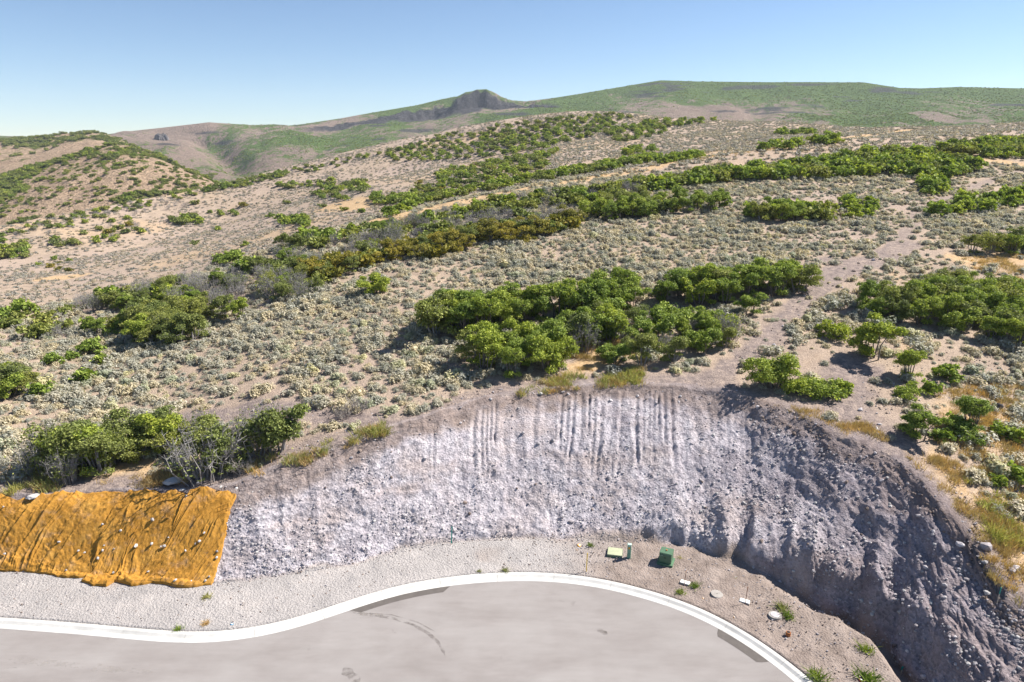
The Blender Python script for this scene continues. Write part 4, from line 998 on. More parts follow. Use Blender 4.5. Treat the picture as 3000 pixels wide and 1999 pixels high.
# ------------------------------------------------------------------ grass
def tuft_mesh(name, seed, n, h, spread, m, wd=.012, lean=.35):
    r = np.random.default_rng(seed); V = []; 
    b = np.stack((r.normal(size=n) * spread * .4, r.normal(size=n) * spread * .4, np.full(n, -.02)), 1)
    L = h * (.5 + .6 * r.random(n)); dr = np.stack((r.normal(size=n) * lean, r.normal(size=n) * lean, np.ones(n)), 1)
    tip = b + dr * L[:, None]; tip[:, 2] -= .12 * L
    sdv = rdir(n, r); sdv[:, 2] = 0; sdv *= wd
    mid = b * .5 + tip * .5 + np.array([0, 0, .06]) * L[:, None]
    V = np.stack((b - sdv, b + sdv, mid + sdv * .8, tip, mid - sdv * .8), 1).reshape(-1, 3)
    return mk_mesh(name, (V, np.arange(len(V)).reshape(-1, 5)), m)
TD = [tuft_mesh('dry_tuft', 700 + i, 38, .32, .35, M_GRASSD, .014) for i in range(3)]
TG = [tuft_mesh('green_tuft', 710 + i, 34, .45, .3, M_GRASSG, .014) for i in range(2)]
def grass_pts(poly, n):
    P = np.array(poly, float); lo = P.min(0); hi = P.max(0); x = rng.uniform(lo[0], hi[0], n * 3); y = rng.uniform(lo[1], hi[1], n * 3)
    m = in_poly(x, y, P); x, y = x[m][:n], y[m][:n]; X, Y, Z = hit(x, y); ok = ~np.isnan(X) & (cut_t(X, Y) > .9) & (fbm(X / 1.7, Y / 1.7, 3, 777) > rng.normal(size=len(X)) * .25 + gthr); return np.stack((X[ok], Y[ok], Z[ok]), 1)
gthr = .12
gp, gk = [], []
for poly, n, kinds in [([(700,1030),(880,975),(895,1000),(740,1050)], 260, (0, 1, 3, 4)), ([(1180,905),(1300,860),(1480,850),(1480,885),(1330,895),(1200,915)], 260, (0, 1, 3, 4)),
        ([(1320,860),(1470,850),(1480,882),(1340,890)], 110, (3, 4, 0)), ([(0,1080),(120,1060),(130,1130),(0,1140)], 420, (0, 1, 3, 4)), ([(150,1120),(300,1090),(430,1080),(430,1110),(300,1125)], 260, (0, 1, 2)),
        ([(2070,1040),(2353,1080),(2353,1400),(2280,1330),(2210,1200),(2140,1110)], 900, (0, 1, 2, 2)), ([(2210,1100),(2353,1150),(2353,1280),(2290,1260)], 300, (3, 4, 0)),
        ([(2150,900),(2353,880),(2353,1080),(2160,1040)], 600, (0, 1, 2)), ([(1300,780),(1500,740),(1480,850),(1320,860)], 500, (0, 1, 2)),
        ([(1760,930),(1980,960),(2060,1030),(1900,990)], 260, (0, 1, 2)), ([(880,508),(1480,380),(1560,368),(1480,398),(900,512)], 900, (0, 1, 2)),
        ([(1560,370),(2080,298),(2080,305),(1600,372)], 700, (0, 1, 2)), ([(2210,590),(2353,585),(2353,650),(2220,620)], 300, (0, 1, 2)), ([(560,1070),(700,1035),(720,1060),(600,1100)], 120, (0, 1, 3))]:
    p = grass_pts(poly, n); gp.append(p); gk.append(rng.choice(kinds, len(p)))
gp = np.concatenate(gp); gk = np.concatenate(gk)
gn_scatter('grass', gp, rng.random(len(gp)) * 6.28, rng.uniform(.7, 1.5, len(gp)), gk, TD + TG, 'dry straw coloured grass with greener stalks along the bank top', 'grass')

gthr = -9
# ------------------------------------------------------------------ rocks
def rock_mesh(name, seed, m, flat=.7, sub=2, rough=.28):
    bm = bmesh.new(); bmesh.ops.create_icosphere(bm, subdivisions=sub, radius=.5)
    r = np.random.default_rng(seed)
    pl = rdir(9, r); off = .28 + .16 * r.random(9)
    for v in bm.verts:
        c = np.array(v.co)
        for d, o in zip(pl, off):
            k = c @ d
            if k > o: c = c - d * (k - o) * .9
        v.co = c * np.array([1, .8, flat]) * (1 + rough * .3 * r.normal())
    me = bpy.data.meshes.new(name); bm.to_mesh(me); bm.free(); me.materials.append(m); return me
def rock_material(name, lo, hi):
    m, nt, b, out = mat(name); k = NB(nt); p = k.coord(); oi = k.n('ShaderNodeObjectInfo')
    c = k.ramp(k.noise(p, 4, 5, .65), [(.3, lo), (.7, hi)])
    c = k.mix(1.0, c, k.ramp(oi.outputs['Random'], [(0, (.68, .66, .66)), (.6, (1, 1, 1)), (1, (1.25, 1.24, 1.22))]), 'MULTIPLY')
    k.l(c, b.inputs['Base Color']); k.l(k.bump(k.noise(p, 14, 4, .6), .03), b.inputs['Normal']); b.inputs['Roughness'].default_value = .95; return m
M_RK = rock_material('grey_rock', (.33, .30, .312), (.52, .485, .495)); M_RKW = rock_material('pale_rock', (.38, .365, .36), (.56, .54, .53)); M_RKD = rock_material('dark_rock', (.075, .068, .068), (.16, .145, .14)); M_RKB = rock_material('brown_rock', (.17, .13, .115), (.30, .235, .20))
RK = [rock_mesh('rock', 800 + i, M_RK, [.7, .8, .6, .75][i], 1) for i in range(4)]; RKW = [rock_mesh('rock', 810 + i, M_RKW, .75, 2) for i in range(3)]
RKD = [rock_mesh('boulder', 820 + i, M_RKD, .7, 2) for i in range(2)]; RKB = [rock_mesh('rock', 830 + i, M_RKB, .65, 1) for i in range(3)]
# rubble on the cut and on the verge
def band_pts(n, t0, t1, a0, a1, bias=1.0):
    a = rng.uniform(a0, a1, n); t = t0 + (t1 - t0) * rng.random(n) ** bias
    y0 = np.interp(a, AG, Yt); y1 = np.interp(a, AG, Yc); Y = y0 + (y1 - y0) * t; X = a * Y; return X, Y, ground_z(X, Y), t, a
cand = np.argwhere((GT > -.01) & (GT < 1.02) & (np.abs(GP[..., 0] / GP[..., 1]) < .95)); cand = cand[rng.choice(len(cand), 34000, replace=False)]
Q = GP[cand[:, 0], cand[:, 1]]; t = GT[cand[:, 0], cand[:, 1]]; X, Y, Z = Q[:, 0], Q[:, 1], Q[:, 2]; a = X / Y
keep = (rng.random(len(X)) < np.clip(.34 + 1.1 * fbm(X / 1.8, Z / 1.2, 3, 71) + .12 * (t < .4) - .25 * ((t > .5) & (a > -.15) & (a < .35)), .04, 1)) & (a > -.56); X, Y, Z, t, a = X[keep], Y[keep], Z[keep], t[keep], a[keep]
P1 = np.stack((X, Y, Z + .015), 1); s1 = (.032 + .15 * rng.random(len(X)) ** 4) * (1 + .35 * (a > .3)); k1 = rng.choice([0, 1, 2, 3, 4, 0, 1], len(X)); k1[(t > .85)] = rng.choice([7, 8, 9, 0], (t > .85).sum())
# verge stones: mostly on the rough right side
n2 = 7000; a2 = rng.uniform(-.95, .95, n2); yk2 = np.interp(a2, AG, Yk) + .25; yt2 = np.interp(a2, AG, Yt) + .3; f2 = rng.random(n2) ** .75; Y2 = yk2 + (yt2 - yk2) * f2; X2 = a2 * Y2
kp = rng.random(n2) < np.where(a2 > .03, .9, .25 + .6 * (f2 > .85)); X2, Y2, a2 = X2[kp], Y2[kp], a2[kp]
P2 = np.stack((X2, Y2, ground_z(X2, Y2) + .015), 1); s2 = .03 + .10 * rng.random(len(X2)) ** 3; k2 = rng.choice([0, 1, 2, 3, 7, 8, 9], len(X2))
# stones of the footpath and shoulder
p3 = np.concatenate([grass_pts(q, n) for q, n in [([(1620,870),(1760,760),(1850,670),(1900,640),(2050,570),(2110,600),(1960,660),(1880,720),(1800,800),(1720,880)], 700), ([(1980,820),(2353,800),(2353,1000),(1980,960)], 700), ([(560,930),(880,950),(900,990),(620,1060),(560,980)], 350), ([(2060,1040),(2353,1080),(2353,1420),(2200,1240)], 800), ([(1000,900),(1640,870),(1720,905),(1400,885),(1000,950)], 500)]])
s3 = .05 + .16 * rng.random(len(p3)) ** 3; k3 = rng.choice([0, 1, 7, 8, 9], len(p3))
PP = np.concatenate((P1, P2, p3)); SS = np.concatenate((s1, s2, s3)); KK = np.concatenate((k1, k2, k3))
gn_scatter('rubble', PP, rng.random(len(PP)) * 6.28, SS, KK, RK + RKW + RKB, 'loose grey rubble strewn over the cut bank and verge', 'rubble')
def rock(x, y, wpx, protos, label, group=None, name='rock', cat='rock', sink=.25, on=None, rz=None):
    X, Y, Z = hit(x, y)
    if np.isnan(X[0]): return
    _, _, dep = project(X[0], Y[0], Z[0]); s = wpx * dep / FPX
    o = bpy.data.objects.new(name, random.choice(protos)); COL.objects.link(o); o.scale = (s, s, s)
    o.location = (X[0], Y[0], Z[0] + s * .35 - s * sink + (on or 0)); o.rotation_euler = (random.uniform(-.2, .2), random.uniform(-.2, .2), random.uniform(0, 6.28) if rz is None else rz)
    return tag(o, label, cat, group)
D6 = lambda x, y: (1568.5 + x / 3, 549 + y / 3)
for x, y, w in [(790,635,34),(690,605,26),(735,715,40),(675,700,22),(745,685,18),(560,745,26),(530,775,28),(630,735,32),(1035,325,20),(1100,340,26),(935,290,18),(840,395,22),(940,535,30),(975,525,22),(800,530,22),(495,620,32),(1180,225,34),(1215,170,26),(1315,150,36),(1450,115,26),(870,390,20),(1010,490,24)]:
    q = D6(x, y); rock(q[0], q[1], w / 3, RK + RKB, 'fist to head sized stone lying on the bare footpath', 'stones on the footpath')
for (x, y, w), lb in zip([(1495,1118,62),(2172,1165,80),(2290,918,45)], ['dark rounded boulder below the umbrella-shaped oak', 'broad dark boulder beside the spreading oak', 'dark boulder among sagebrush below the broad grove']):
    q = D6(x, y); rock(q[0], q[1], w / 3, RKD, lb, name='boulder', cat='boulder')
for (x, y, w), lb in zip([(1355,1285,42),(1332,1312,40),(1338,1352,40),(1165,1458,46),(1225,1182,44),(615,1172,30)], ['grey rock topmost of three on the right shoulder', 'pale rock in the middle of three on the right shoulder', 'pale rock lowest of three on the right shoulder', 'pale boulder sticking out of the shaded bank face', 'grey rock in dry grass at the bank lip', 'round stone below the leaning oak on the brink']):
    q = D6(x, y); rock(q[0], q[1], w / 3, RKW if 'pale' in lb else RK, lb)
rock(1243, 906, 12, RKW, 'white stone on the bank lip below the dense grove')
# bigger stones on the cut
cand = np.argwhere((GT > .03) & (GT < .98) & (GP[..., 0] / GP[..., 1] > -.40) & (GP[..., 0] / GP[..., 1] < .8)); cand = cand[rng.choice(len(cand), 130, replace=False)]
Q = GP[cand[:, 0], cand[:, 1]]; t = GT[cand[:, 0], cand[:, 1]]; X, Y, Z = Q[:, 0], Q[:, 1], Q[:, 2]; a = X / Y
for i in range(len(X)):
    s = .17 + .22 * random.random() ** 2; pxx, pyy, _ = project(X[i], Y[i], Z[i])
    if a[i] < -.40 or not (0 < pxx < RX and pyy < RY): continue
    o = bpy.data.objects.new('rock', random.choice(RK + RK + RKB)); COL.objects.link(o); o.scale = (s, s, s); o.location = (X[i], Y[i], Z[i] + s * .08); o.rotation_euler = (random.random(), random.random(), random.random() * 6)
    tag(o, 'head sized rock lodged in the %s of the %s bank face' % (('foot', 'middle', 'top')[min(2, int(t[i] * 3))], 'shaded' if a[i] > .3 else 'sunlit'), 'rock', 'rocks lodged in the bank face')
D3 = lambda x, y: (1568.5 + x / 3, 1045.5 + y / 3)
for x, y, w in [(735,455,48),(2090,640,110),(1915,625,70),(2290,790,80),(2270,805,70),(1955,860,44),(2095,955,50),(2330,1080,50),(2020,1020,30),(1925,465,32),(2290,1145,44),(2080,745,46),(1955,335,38),(2310,1290,60),(1500,1085,40),(1870,95,30),(1970,150,34)]:
    q = D3(x, y); rock(q[0], q[1], w / 3, RK + RKW, 'grey block on the rocky brow of the shaded bank', 'blocks on the bank brow')

# ------------------------------------------------------------------ erosion mats
def mat_material():
    m, nt, b, out = mat('jute_mat'); k = NB(nt); p = k.pos()
    n1 = k.noise(p, .9, 5, .6); n2 = k.noise(p, 7, 4, .65); n3 = k.noise(p, 45, 3, .7)
    c = k.ramp(n1, [(.3, (.355, .172, .030)), (.55, (.445, .225, .043)), (.75, (.51, .28, .066))])
    c = k.mix(1.0, c, k.ramp(n2, [(.3, (.80, .78, .76)), (.65, (1.08, 1.07, 1.05))]), 'MULTIPLY')
    c = k.mix(k.mr(k.noise(p, 1.3, 5, .7), .54, .74, 0, .6), c, (.36, .25, .17))
    wv = k.n('ShaderNodeTexChecker'); wv.inputs['Scale'].default_value = 36; k.l(p, wv.inputs['Vector'])
    c = k.mix(.10, c, k.mix(1.0, c, wv.outputs['Color'], 'MULTIPLY'))
    k.l(c, b.inputs['Base Color']); b.inputs['Roughness'].default_value = .95; b.inputs['Specular IOR Level'].default_value = .1
    k.l(k.bump(k.math('ADD', n3, n2), .02, .8), b.inputs['Normal']); return m
M_JUTE = mat_material()
def jute(label, top, bot, nu, nv, lift, seed, amp, bunch):
    T = wline(top); B = wline(bot)
    def along(P, n):
        s = np.concatenate(([0], np.cumsum(np.hypot(*np.diff(P, axis=0).T)))); q = np.linspace(0, s[-1], n); return np.stack((np.interp(q, s, P[:, 0]), np.interp(q, s, P[:, 1])), 1), q
    A, qa = along(T, nu); Bp, qb = along(B, nu); v = np.linspace(0, 1, nv)[:, None, None]
    XY = A[None] * (1 - v) + Bp[None] * v
    X, Y = XY[..., 0], XY[..., 1]; vv = np.repeat(np.linspace(0, 1, nv)[:, None], nu, 1); pp = np.repeat(((qa + qb) / 2)[None], nv, 0); q = vv * 5.0
    # scalloped, pulled edges
    e = fbm(pp / .9, pp * 0, 3, seed) * .16
    Y = Y + e * (1 - sstep(0, .25, vv)) * 1.2 - fbm(pp / .8, pp * 0, 3, seed + 5) * .14 * sstep(.8, 1, vv)
    ed = fbm(q / .7, q * 0, 3, seed + 9) * .16; X = X + ed * (sstep(.93, 1, pp / pp.max()) - (1 - sstep(0, .07, pp / pp.max())))
    Z = ground_z(X.ravel(), Y.ravel()).reshape(X.shape)
    ph = pp + .50 * q + fbm(pp / 2.5, q / 2.5, 2, seed + 1) * .7
    f1 = ridged(ph / 1.1, q / 7, 1, seed + 2) ** 4; f2 = ridged(ph / .30, q / 3.0, 2, seed + 3) ** 3; f3 = fbm(pp / .16, q / .22, 3, seed + 4)
    w1 = .35 + .9 * (1 - sstep(.1, .75, vv))
    lowf = ridged(q / .45 + fbm(pp / 1.2, q, 2, seed + 6), pp / 2.2, 2, seed + 7) ** 2 * sstep(.72, .95, vv)
    h = amp * (.26 * f1 * w1 + .15 * f2 * (.5 + .8 * vnoise(pp / 1.5, q / 1.5, seed + 11)) + .06 * f3 + bunch * .16 * lowf) + .10 * amp * fbm(pp / 1.4, q / 1.2, 2, seed + 8)
    edge = np.minimum(np.minimum(vv * 5.0, (1 - vv) * 5.0), np.minimum(pp, pp.max() - pp)); h = h * sstep(-.05, .22, edge)
    Zc2 = Z + lift + h + .10
    Zc2 = np.where(edge < .02, Z - .06, Zc2)
    o = mesh_np('erosion_mat', np.stack((X, Y, Zc2), -1).reshape(-1, 3), grid_faces(nv, nu)[:, ::-1], M_JUTE, True)
    return tag(o, label, 'erosion mat', 'erosion mats pegged on the bank')
jute('long rumpled orange jute mat hanging furthest along the bank', [(-260,1150),(-120,1150),(0,1146),(43,1152),(110,1141),(200,1135),(300,1134),(330,1135)], [(-260,1308),(-120,1309),(0,1311),(60,1312),(130,1324),(190,1330),(235,1326),(270,1322)], 430, 170, .0, 40, .85, .4)
jute('orange jute mat in the middle with a rolled lower lip', [(270,1135),(330,1133),(400,1137),(440,1150),(455,1152)], [(186,1337),(215,1347),(243,1352),(262,1340),(300,1350),(345,1341),(375,1338)], 200, 180, .025, 50, .85, .9)
jute('orange jute mat ending at the bare rubble slope', [(425,1155),(440,1132),(463,1122),(500,1127),(547,1132)], [(330,1342),(375,1343),(398,1350),(440,1350),(485,1346)], 170, 180, .04, 60, .75, .8)
DM = lambda x, y: (x / 3, 1045.5 + y / 3)
STW = [rock_mesh('stone', 850 + i, M_RKW, .75, 1) for i in range(3)]
for x, y, w in [(1055,482,36),(710,507,22),(835,553,24),(1165,597,14),(1410,567,20),(1378,627,28),(1352,640,18),(413,630,22),(723,652,16),(940,660,32),(1050,645,28),(1112,662,18),(1135,662,30),(1282,690,20),(545,690,20),(587,703,20),(713,688,26),(790,675,16),(680,743,28),(1500,695,24),(1498,738,26),(460,815,22),(785,833,24),(1027,828,22),(1215,893,36),(1120,870,22),(1320,893,24),(1420,888,22),(1443,862,20),(1525,252,26),(1632,262,26),(1287,315,26),(1372,224,26),(37,712,22),(30,385,16)]:
    q = DM(x, y)
    where = 'top edge' if y < 400 else 'lower edge' if y > 800 else 'face'
    rock(q[0], q[1], w / 3 * 1.05, STW, '%s pale stone weighing down the %s of the orange mats' % ('large' if w >= 28 else 'small', where), 'stones on the orange mats', name='stone', cat='stone', sink=.0, on=.20 if y < 800 else .14)
for (x, y, w), lb in zip([(240,302,120),(1190,195,135),(1250,250,60)], ['pale slab of rock poking out above the long orange mat', 'broad pale slab of rock under sagebrush behind the mats', 'small pale slab at the hem of the middle mat']):
    q = DM(x, y); o = rock(q[0], q[1], w / 3, [rock_mesh('slab', 870, M_RKW, .3, 2, .2)], lb, name='rock_slab', sink=.2, rz=.3)

# ------------------------------------------------------------------ utility things on the verge
M_TGREEN = simple_mat('transformer_green', (.075, .145, .085), .5, .12, 5, .4); M_TPAD = simple_mat('pad_green', (.085, .165, .095), .6, .15, 5)
M_PGREEN = simple_mat('pedestal_green', (.17, .33, .235), .55, .08, 5, .35); M_PCAP = simple_mat('pedestal_cap', (.40, .56, .47), .55, .06, 5, .35); M_ORANGE = simple_mat('orange_sticker', (.75, .34, .03), .6, .05)
M_LID = simple_mat('vault_lid', (.36, .38, .25), .8, .12, 4); M_WHITE = simple_mat('white_lid', (.72, .72, .69), .7, .06, 4); M_TEAL = simple_mat('teal_paint', (.03, .30, .24), .6, .1); M_YPOST = simple_mat('yellow_post', (.75, .50, .03), .55, .06)
M_RUST = simple_mat('rusty_steel', (.20, .085, .045), .85, .3, 20); M_CONC = simple_mat('concrete', (.31, .285, .262), .9, .15, 5, bump=(25, .01)); M_BLACK = simple_mat('black_mark', (.015, .015, .015), .7); M_BROWN = simple_mat('rusty_orange', (.42, .15, .045), .8, .25, 12)
M_BLUE = simple_mat('blue_cap', (.03, .22, .42), .5); M_RED = simple_mat('red_paint', (.45, .03, .04), .6); M_STAKEW = simple_mat('stake_wood', (.50, .42, .32), .85, .15, 8)
def box(bm, x0, x1, y0, y1, z0, z1, bev=0.0):
    r = bmesh.ops.create_cube(bm, size=1); v = r['verts']
    for q in v: q.co = Vector(((x0 + x1) / 2 + q.co.x * (x1 - x0), (y0 + y1) / 2 + q.co.y * (y1 - y0), (z0 + z1) / 2 + q.co.z * (z1 - z0)))
    if bev:
        e = list({e for q in v for e in q.link_edges}); bmesh.ops.bevel(bm, geom=e, offset=bev, segments=2, affect='EDGES', profile=.6)
    return v
def disc(bm, r, z0, z1, n=28, bev=0, sy=1.0):
    res = bmesh.ops.create_cone(bm, cap_ends=True, segments=n, radius1=r, radius2=r - bev, depth=z1 - z0)
    for v in res['verts']: v.co = Vector((v.co.x, v.co.y * sy, v.co.z + (z0 + z1) / 2))
def part(name, parent, m, fn, smooth_=False):
    bm = bmesh.new(); fn(bm); return bm_obj(name, bm, m, parent, smooth_)
def place(name, x, y, label, cat, rz=0, group=None, dz=0):
    X, Y, Z = hit(x, y); o = empty(name, (X[0], Y[0], Z[0] + dz), rz); return tag(o, label, cat, group)
tr = place('transformer_box', 1530, 1292, 'green steel transformer box on a low pad at the foot of the bank', 'utility box', math.radians(-24))
part('pad', tr, M_TPAD, lambda b: box(b, -.42, .42, -.40, .40, -.15, .12, .02))
def tbody(b): box(b, -.33, .33, -.31, .31, .115, .60, .035)
body = part('body', tr, M_TGREEN, tbody)
def tlid(b):
    v = box(b, -.345, .345, -.322, .325, .60, .70, 0)
    for q in v:
        if q.co.z > .65: q.co.y = q.co.y * .93 + .01; q.co.x *= .95; q.co.z += .03 * (q.co.y + .3)
    bmesh.ops.bevel(b, geom=list(b.edges), offset=.02, segments=2, affect='EDGES')
part('lid', tr, M_TGREEN, tlid)
def glyphs(b):                                     # the dark stencilled mark on the front: two strokes and a bar, like a small "15"
    for x0, x1, z0, z1 in [(-.065, -.045, .40, .475), (-.03, .045, .46, .475), (-.03, -.012, .40, .475), (.027, .045, .40, .445), (-.03, .03, .43, .445), (-.075, -.035, .47, .48)]:
        box(b, x0, x1, -.3135, -.3095, z0, z1)
part('stencil_mark', body, M_BLACK, glyphs)
part('sticker', body, M_PCAP, lambda b: box(b, -.22, -.12, -.3135, -.3095, .53, .55))
part('hinge_bolt', tr, M_BROWN, lambda b: disc(b, .04, .70, .77, 10))
pd = place('utility_pedestal', 1445, 1281, 'slim pale green utility pedestal with an orange sticker', 'utility post', math.radians(-14))
pb = part('post', pd, M_PGREEN, lambda b: box(b, -.10, .10, -.09, .09, -.2, .74, .012))
part('cap', pd, M_PCAP, lambda b: box(b, -.108, .108, -.098, .098, .735, .84, .025))
part('sticker', pb, M_ORANGE, lambda b: box(b, -.045, .03, -.0945, -.0895, .56, .68))
part('access_seam', pb, M_TGREEN, lambda b: box(b, -.098, .098, -.0935, -.0895, .27, .28))
vl = place('vault_lid', 1413, 1271, 'flat pale green utility vault lid beside the pedestal', 'lid', math.radians(-12), dz=.03)
part('cover', vl, M_LID, lambda b: box(b, -.40, .40, -.36, .36, .0, .075, .015)); part('rim', vl, M_TGREEN, lambda b: box(b, -.41, .41, -.37, .37, -.25, .012, .01))
def stake(x, y, hpx, mats, label, lean=(0, 0), w=.04, name='survey_stake', d=.02, group=None):
    X, Y, Z = hit(x, y); _, _, dep = project(X[0], Y[0], Z[0]); h = hpx * dep / FPX / .85
    o = empty(name, (X[0], Y[0], Z[0] - .08)); o.rotation_euler = (lean[0], lean[1], .4); tag(o, label, 'stake', group)
    n = len(mats); z = 0
    for i, (nm, m, f) in enumerate(mats):
        z1 = z + (h + .08) * f
        part(nm, o, m, lambda b, z=z, z1=z1, i=i: box(b, -w / 2 - .001 * i, w / 2 + .001 * i, -d / 2 - .001 * i, d / 2 + .001 * i, z - (.004 if i else 0), z1, .003)); z = z1
    return o
stake(1037, 1249, 36, [('shaft', M_TEAL, .85), ('tip', M_TEAL, .15)], 'teal painted survey stake at the foot of the sunlit bank', (0, .06), .06)
s_ = stake(2069, 1553, 22, [('shaft', M_STAKEW, .65), ('painted_top', M_TEAL, .35)], 'survey stake with teal ribbon at the edge of the shaded ditch', (0, .03))
part('ribbon', s_, M_TEAL, lambda b: box(b, -.09, .06, -.035, -.012, .50, .545, .004))
stake(2292, 1383, 34, [('shaft', M_STAKEW, .6), ('painted_top', M_TEAL, .4)], 'pale survey stake standing on the rocky brow of the shaded bank', (.05, -.05))
stake(1347, 1314, 41, [('shaft', M_YPOST, .5), ('upper_shaft', M_YPOST, .5)], 'thin yellow marker post behind the kerb', (0, .03), .035, 'marker_post', .035)
for (bx, by, hh), (lx, ly), lb in [((1572, 1345, 33), (1574, 1340), 'closer to the transformer'), ((1712, 1388, 38), (1711, 1383), 'beyond the round manhole lid')]:
    stake(bx, by, hh, [('shaft', M_RUST, .9), ('tip', M_BROWN, .1)], 'thin rusty rod at the white lid ' + lb, (0, .06), .022, 'steel_rod', .022)
    w = place('meter_lid', lx, ly, 'small white meter box lid ' + lb, 'lid', math.radians(-28), dz=.02)
    part('cover', w, M_WHITE, lambda b: box(b, -.24, .24, -.14, .14, 0, .05, .03)); part('rim', w, M_CONC, lambda b: box(b, -.25, .25, -.15, .15, -.2, .014, .01))
mh = place('manhole_lid', 1647, 1368, 'round pale concrete manhole lid resting on the verge', 'lid', 0, dz=.03); mh.rotation_euler = (.08, .05, 0)
part('cover', mh, M_CONC, lambda b: disc(b, .30, .0, .06, 30, .01)); part('ring', mh, M_CONC, lambda b: disc(b, .315, -.15, .035, 30, .005)); part('pick_hole', mh, M_BLACK, lambda b: disc(b, .03, .055, .0615, 10))
rc = place('valve_cover', 1781, 1415, 'rough grey round cover set in the ground near the ditch', 'lid', 0, dz=.01)
part('collar', rc, M_CONC, lambda b: disc(b, .34, -.15, .045, 22, .03, .9)); part('cover', rc, M_RK, lambda b: disc(b, .22, .03, .06, 20, .01))
pc = place('pipe_stub', 1811, 1459, 'short rusty orange pipe stub on the verge', 'pipe', .4)
part('pipe', pc, M_BROWN, lambda b: disc(b, .11, -.1, .15, 16, .005)); part('rim', pc, M_RUST, lambda b: disc(b, .118, .10, .13, 16)); part('plug', pc, M_BLACK, lambda b: disc(b, .085, .14, .152, 14))
for x, y, m, r_, lb in [(1331, 1254, M_ORANGE, .11, 'orange and white plastic cap below the bank'), (1615, 1376, M_ORANGE, .05, 'tiny orange cap by the manhole lid'), (1687, 1420, M_ORANGE, .05, 'tiny orange cap beside the kerb'), (533, 1435, M_BLUE, .07, 'small blue cap on the gravel'), (1978, 1564, M_RED, .1, 'small red cap in the weeds by the ditch'), (1325, 1264, M_ORANGE, .04, 'small orange chip near the plastic cap')]:
    c = place('survey_disc', x, y, lb, 'cap', random.random()); c.rotation_euler = (.25, .3, random.random())
    part('disc', c, m, lambda b: disc(b, r_, -.02, .035, 16, .01)); part('stem', c, M_WHITE, lambda b: disc(b, r_ * .5, .03, .05, 12))
# weeds
WD = [tuft_mesh('weed', 720 + i, 130, .34, .42, M_WEED, .022, .75) for i in range(3)]; WDY = [tuft_mesh('weed', 730 + i, 110, .30, .36, m_, .02, .7) for i, m_ in enumerate([M_GRASSG, M_GRASSD])]
for x, y, w, pr, lb in [(475,1373,20,WDY[0],'round olive weed tuft on the gravel below the mats'),(472,1434,18,WDY[1],'straw coloured weed tuft behind the kerb'),(410,1447,15,WD[0],'small green weed at the kerb below the mats'),(1357,1254,13,WD[1],'bright green weed at the foot of the bank near the orange cap'),
        (1161,1312,16,WDY[0],'thin yellowish weed rising behind the kerb'),(1101,1314,10,WDY[0],'tiny weed behind the kerb near the thin yellowish one'),(1562,1284,12,WDY[0],'yellow green weed past the transformer'),(1596,1348,20,WD[2],'green weed touching the white lid closer to the transformer'),(1562,1362,18,WD[0],'bright weed with a yellow flower by the kerb'),
        (1797,1398,30,WDY[0],'bright yellow green weed above the rough round cover'),(1811,1418,26,WD[2],'flat green weed beside the rough round cover'),(1878,1556,36,WD[1],'leafy weed at the end of the kerb'),(1990,1494,28,WD[2],'loose green weed near the edge of the ditch'),(1995,1562,44,WD[1],'wide green weed with red tips by the ditch'),(1690,1330,8,WDY[0],'tiny weed on the verge under the shaded bank')]:
    X, Y, Z = hit(x, y); _, _, dep = project(X[0], Y[0], Z[0]); s = w * dep / FPX / .62
    o = bpy.data.objects.new('weed', pr); COL.objects.link(o); o.location = (X[0], Y[0], Z[0]); o.scale = (s, s, s); o.rotation_euler = (0, 0, random.random() * 6); tag(o, lb, 'weed')
# dead wood along the lip
deadm = mk_mesh('dead_shrub', bare_proto(900, 1.1, 1.5, 16, 10)[0], M_DEAD)
for x, y, s, lb in [(822,948,1.0,'dead branching shrub at the bank lip'),(790,962,.7,'small dead shrub lying at the bank lip'),(560,1085,.8,'dead snag beside the last orange mat'),(1440,800,1.1,'dead grey snag inside the scattered oaks'),(1590,770,1.1,'dead grey snag beside the bushy oaks'),(1640,745,1.0,'dead grey snag behind the bushy oaks')]:
    X, Y, Z = hit(x, y); o = bpy.data.objects.new('dead_shrub', deadm); COL.objects.link(o); o.location = (X[0], Y[0], Z[0]); o.scale = (s, s, s); o.rotation_euler = (.1, .1, random.random() * 6); tag(o, lb, 'shrub')
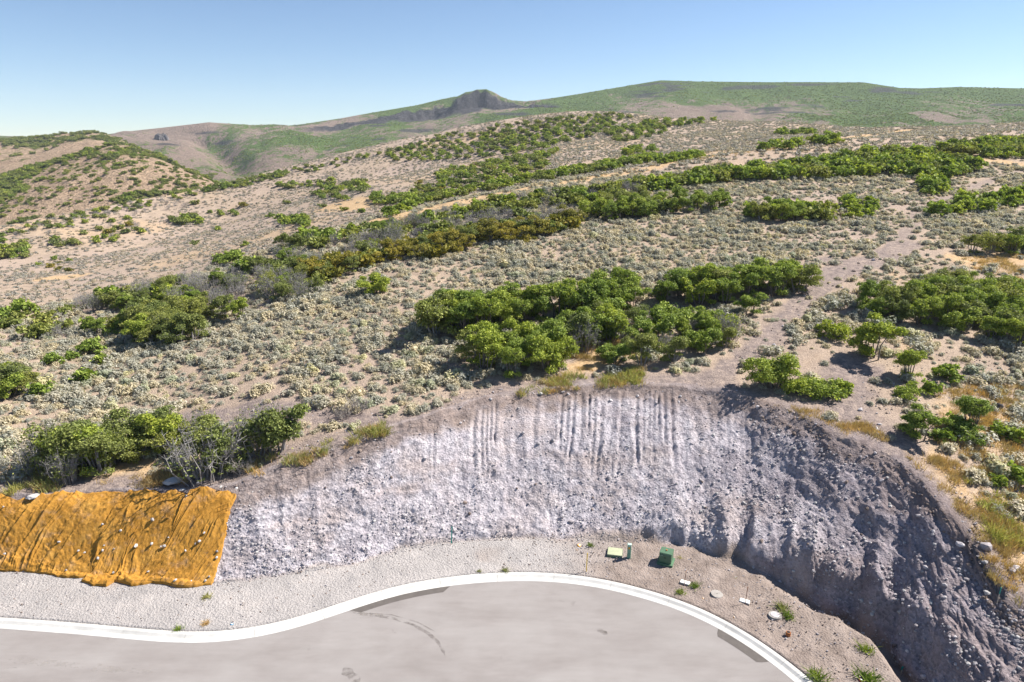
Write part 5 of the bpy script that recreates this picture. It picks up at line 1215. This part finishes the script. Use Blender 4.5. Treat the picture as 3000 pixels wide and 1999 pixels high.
# a dark juniper on the tan hill and the crag on the mountain
def hit_sheet(sh, x, y, Y0, Y1):
    Ys = np.linspace(Y0, Y1, 900); X, _, Z = at_Y(np.full(900, x), np.full(900, y), Ys); z, K = sh.z(X, Ys); i = np.where(z >= Z)[0]
    i = i[0] if len(i) else 899; return X[i], Ys[i], z[i]
M_JUN = leaf_material('juniper_leaf', (.02, .03, .012), (.045, .06, .022), (.08, .10, .035), .1)
jx, jy, jz = hit_sheet(HB, 391, 376, 346, 540)
jt, jl = oak_proto(950, 5.0, 2.6, 5, nleaf=900, leaf=.3, low=.9, twigs=0); jr = empty('juniper_tree', (jx, jy, jz - .2)); tag(jr, 'dark solitary juniper on the shoulder of the tan hill', 'tree')
for nm, VF, m in (('trunk', jt, M_BARK), ('crown', jl, M_JUN)): mesh_np(nm, VF[0], VF[1], m, parent=jr)
def crag(x, y, wpx, hpx, Y0, Y1, label, seed):
    X, Y, Z = hit_sheet(MTN, x, y, Y0, Y1); w = wpx * Y / FPX; h = hpx * Y / FPX
    bm = bmesh.new(); bmesh.ops.create_icosphere(bm, subdivisions=5, radius=1)
    co = np.array([v.co[:] for v in bm.verts])
    n1 = fbm(co[:, 0] * 2.2 + 5, co[:, 1] * 2.2 + co[:, 2] * .5, 4, seed); n2 = ridged(np.arctan2(co[:, 1], co[:, 0]) * 3, co[:, 2] * .7, 3, seed + 1)
    k = 1 + .25 * n1 + .3 * (n2 - .5)
    for v, q, kk in zip(bm.verts, co, k):
        z = np.clip(q[2], -.3, 1); v.co = (q[0] * kk * w / 2 * (1.15 - .35 * max(z, 0)), q[1] * kk * w / 2.4, (z if z < 0 else z ** .7) * h * kk)
    o = bm_obj('rock_crag', bm, M_CRAG); o.location = (X, Y, Z - h * .1); return tag(o, label, 'crag')
M_CRAG = simple_mat('crag_rock', (.12, .11, .108), .95, .45, .12)
crag(372, 322, 25, 15, 700, 1600, 'dark jagged crag jutting from the far green hillside', 970)

# ------------------------------------------------------------------ air
def haze():
    bm = bmesh.new(); box(bm, -6200, 6200, -300, 2950, -75, 215)
    m = bpy.data.materials.new('haze'); m.use_nodes = True; nt = m.node_tree; nt.nodes.clear()
    out = nt.nodes.new('ShaderNodeOutputMaterial'); v = nt.nodes.new('ShaderNodeVolumePrincipled'); v.inputs['Color'].default_value = (.80, .88, 1, 1); v.inputs['Density'].default_value = .00009; v.inputs['Anisotropy'].default_value = .1
    nt.links.new(v.outputs[0], out.inputs['Volume'])
    o = bm_obj('haze', bm, m); tag(o, kind='stuff'); return o
haze()
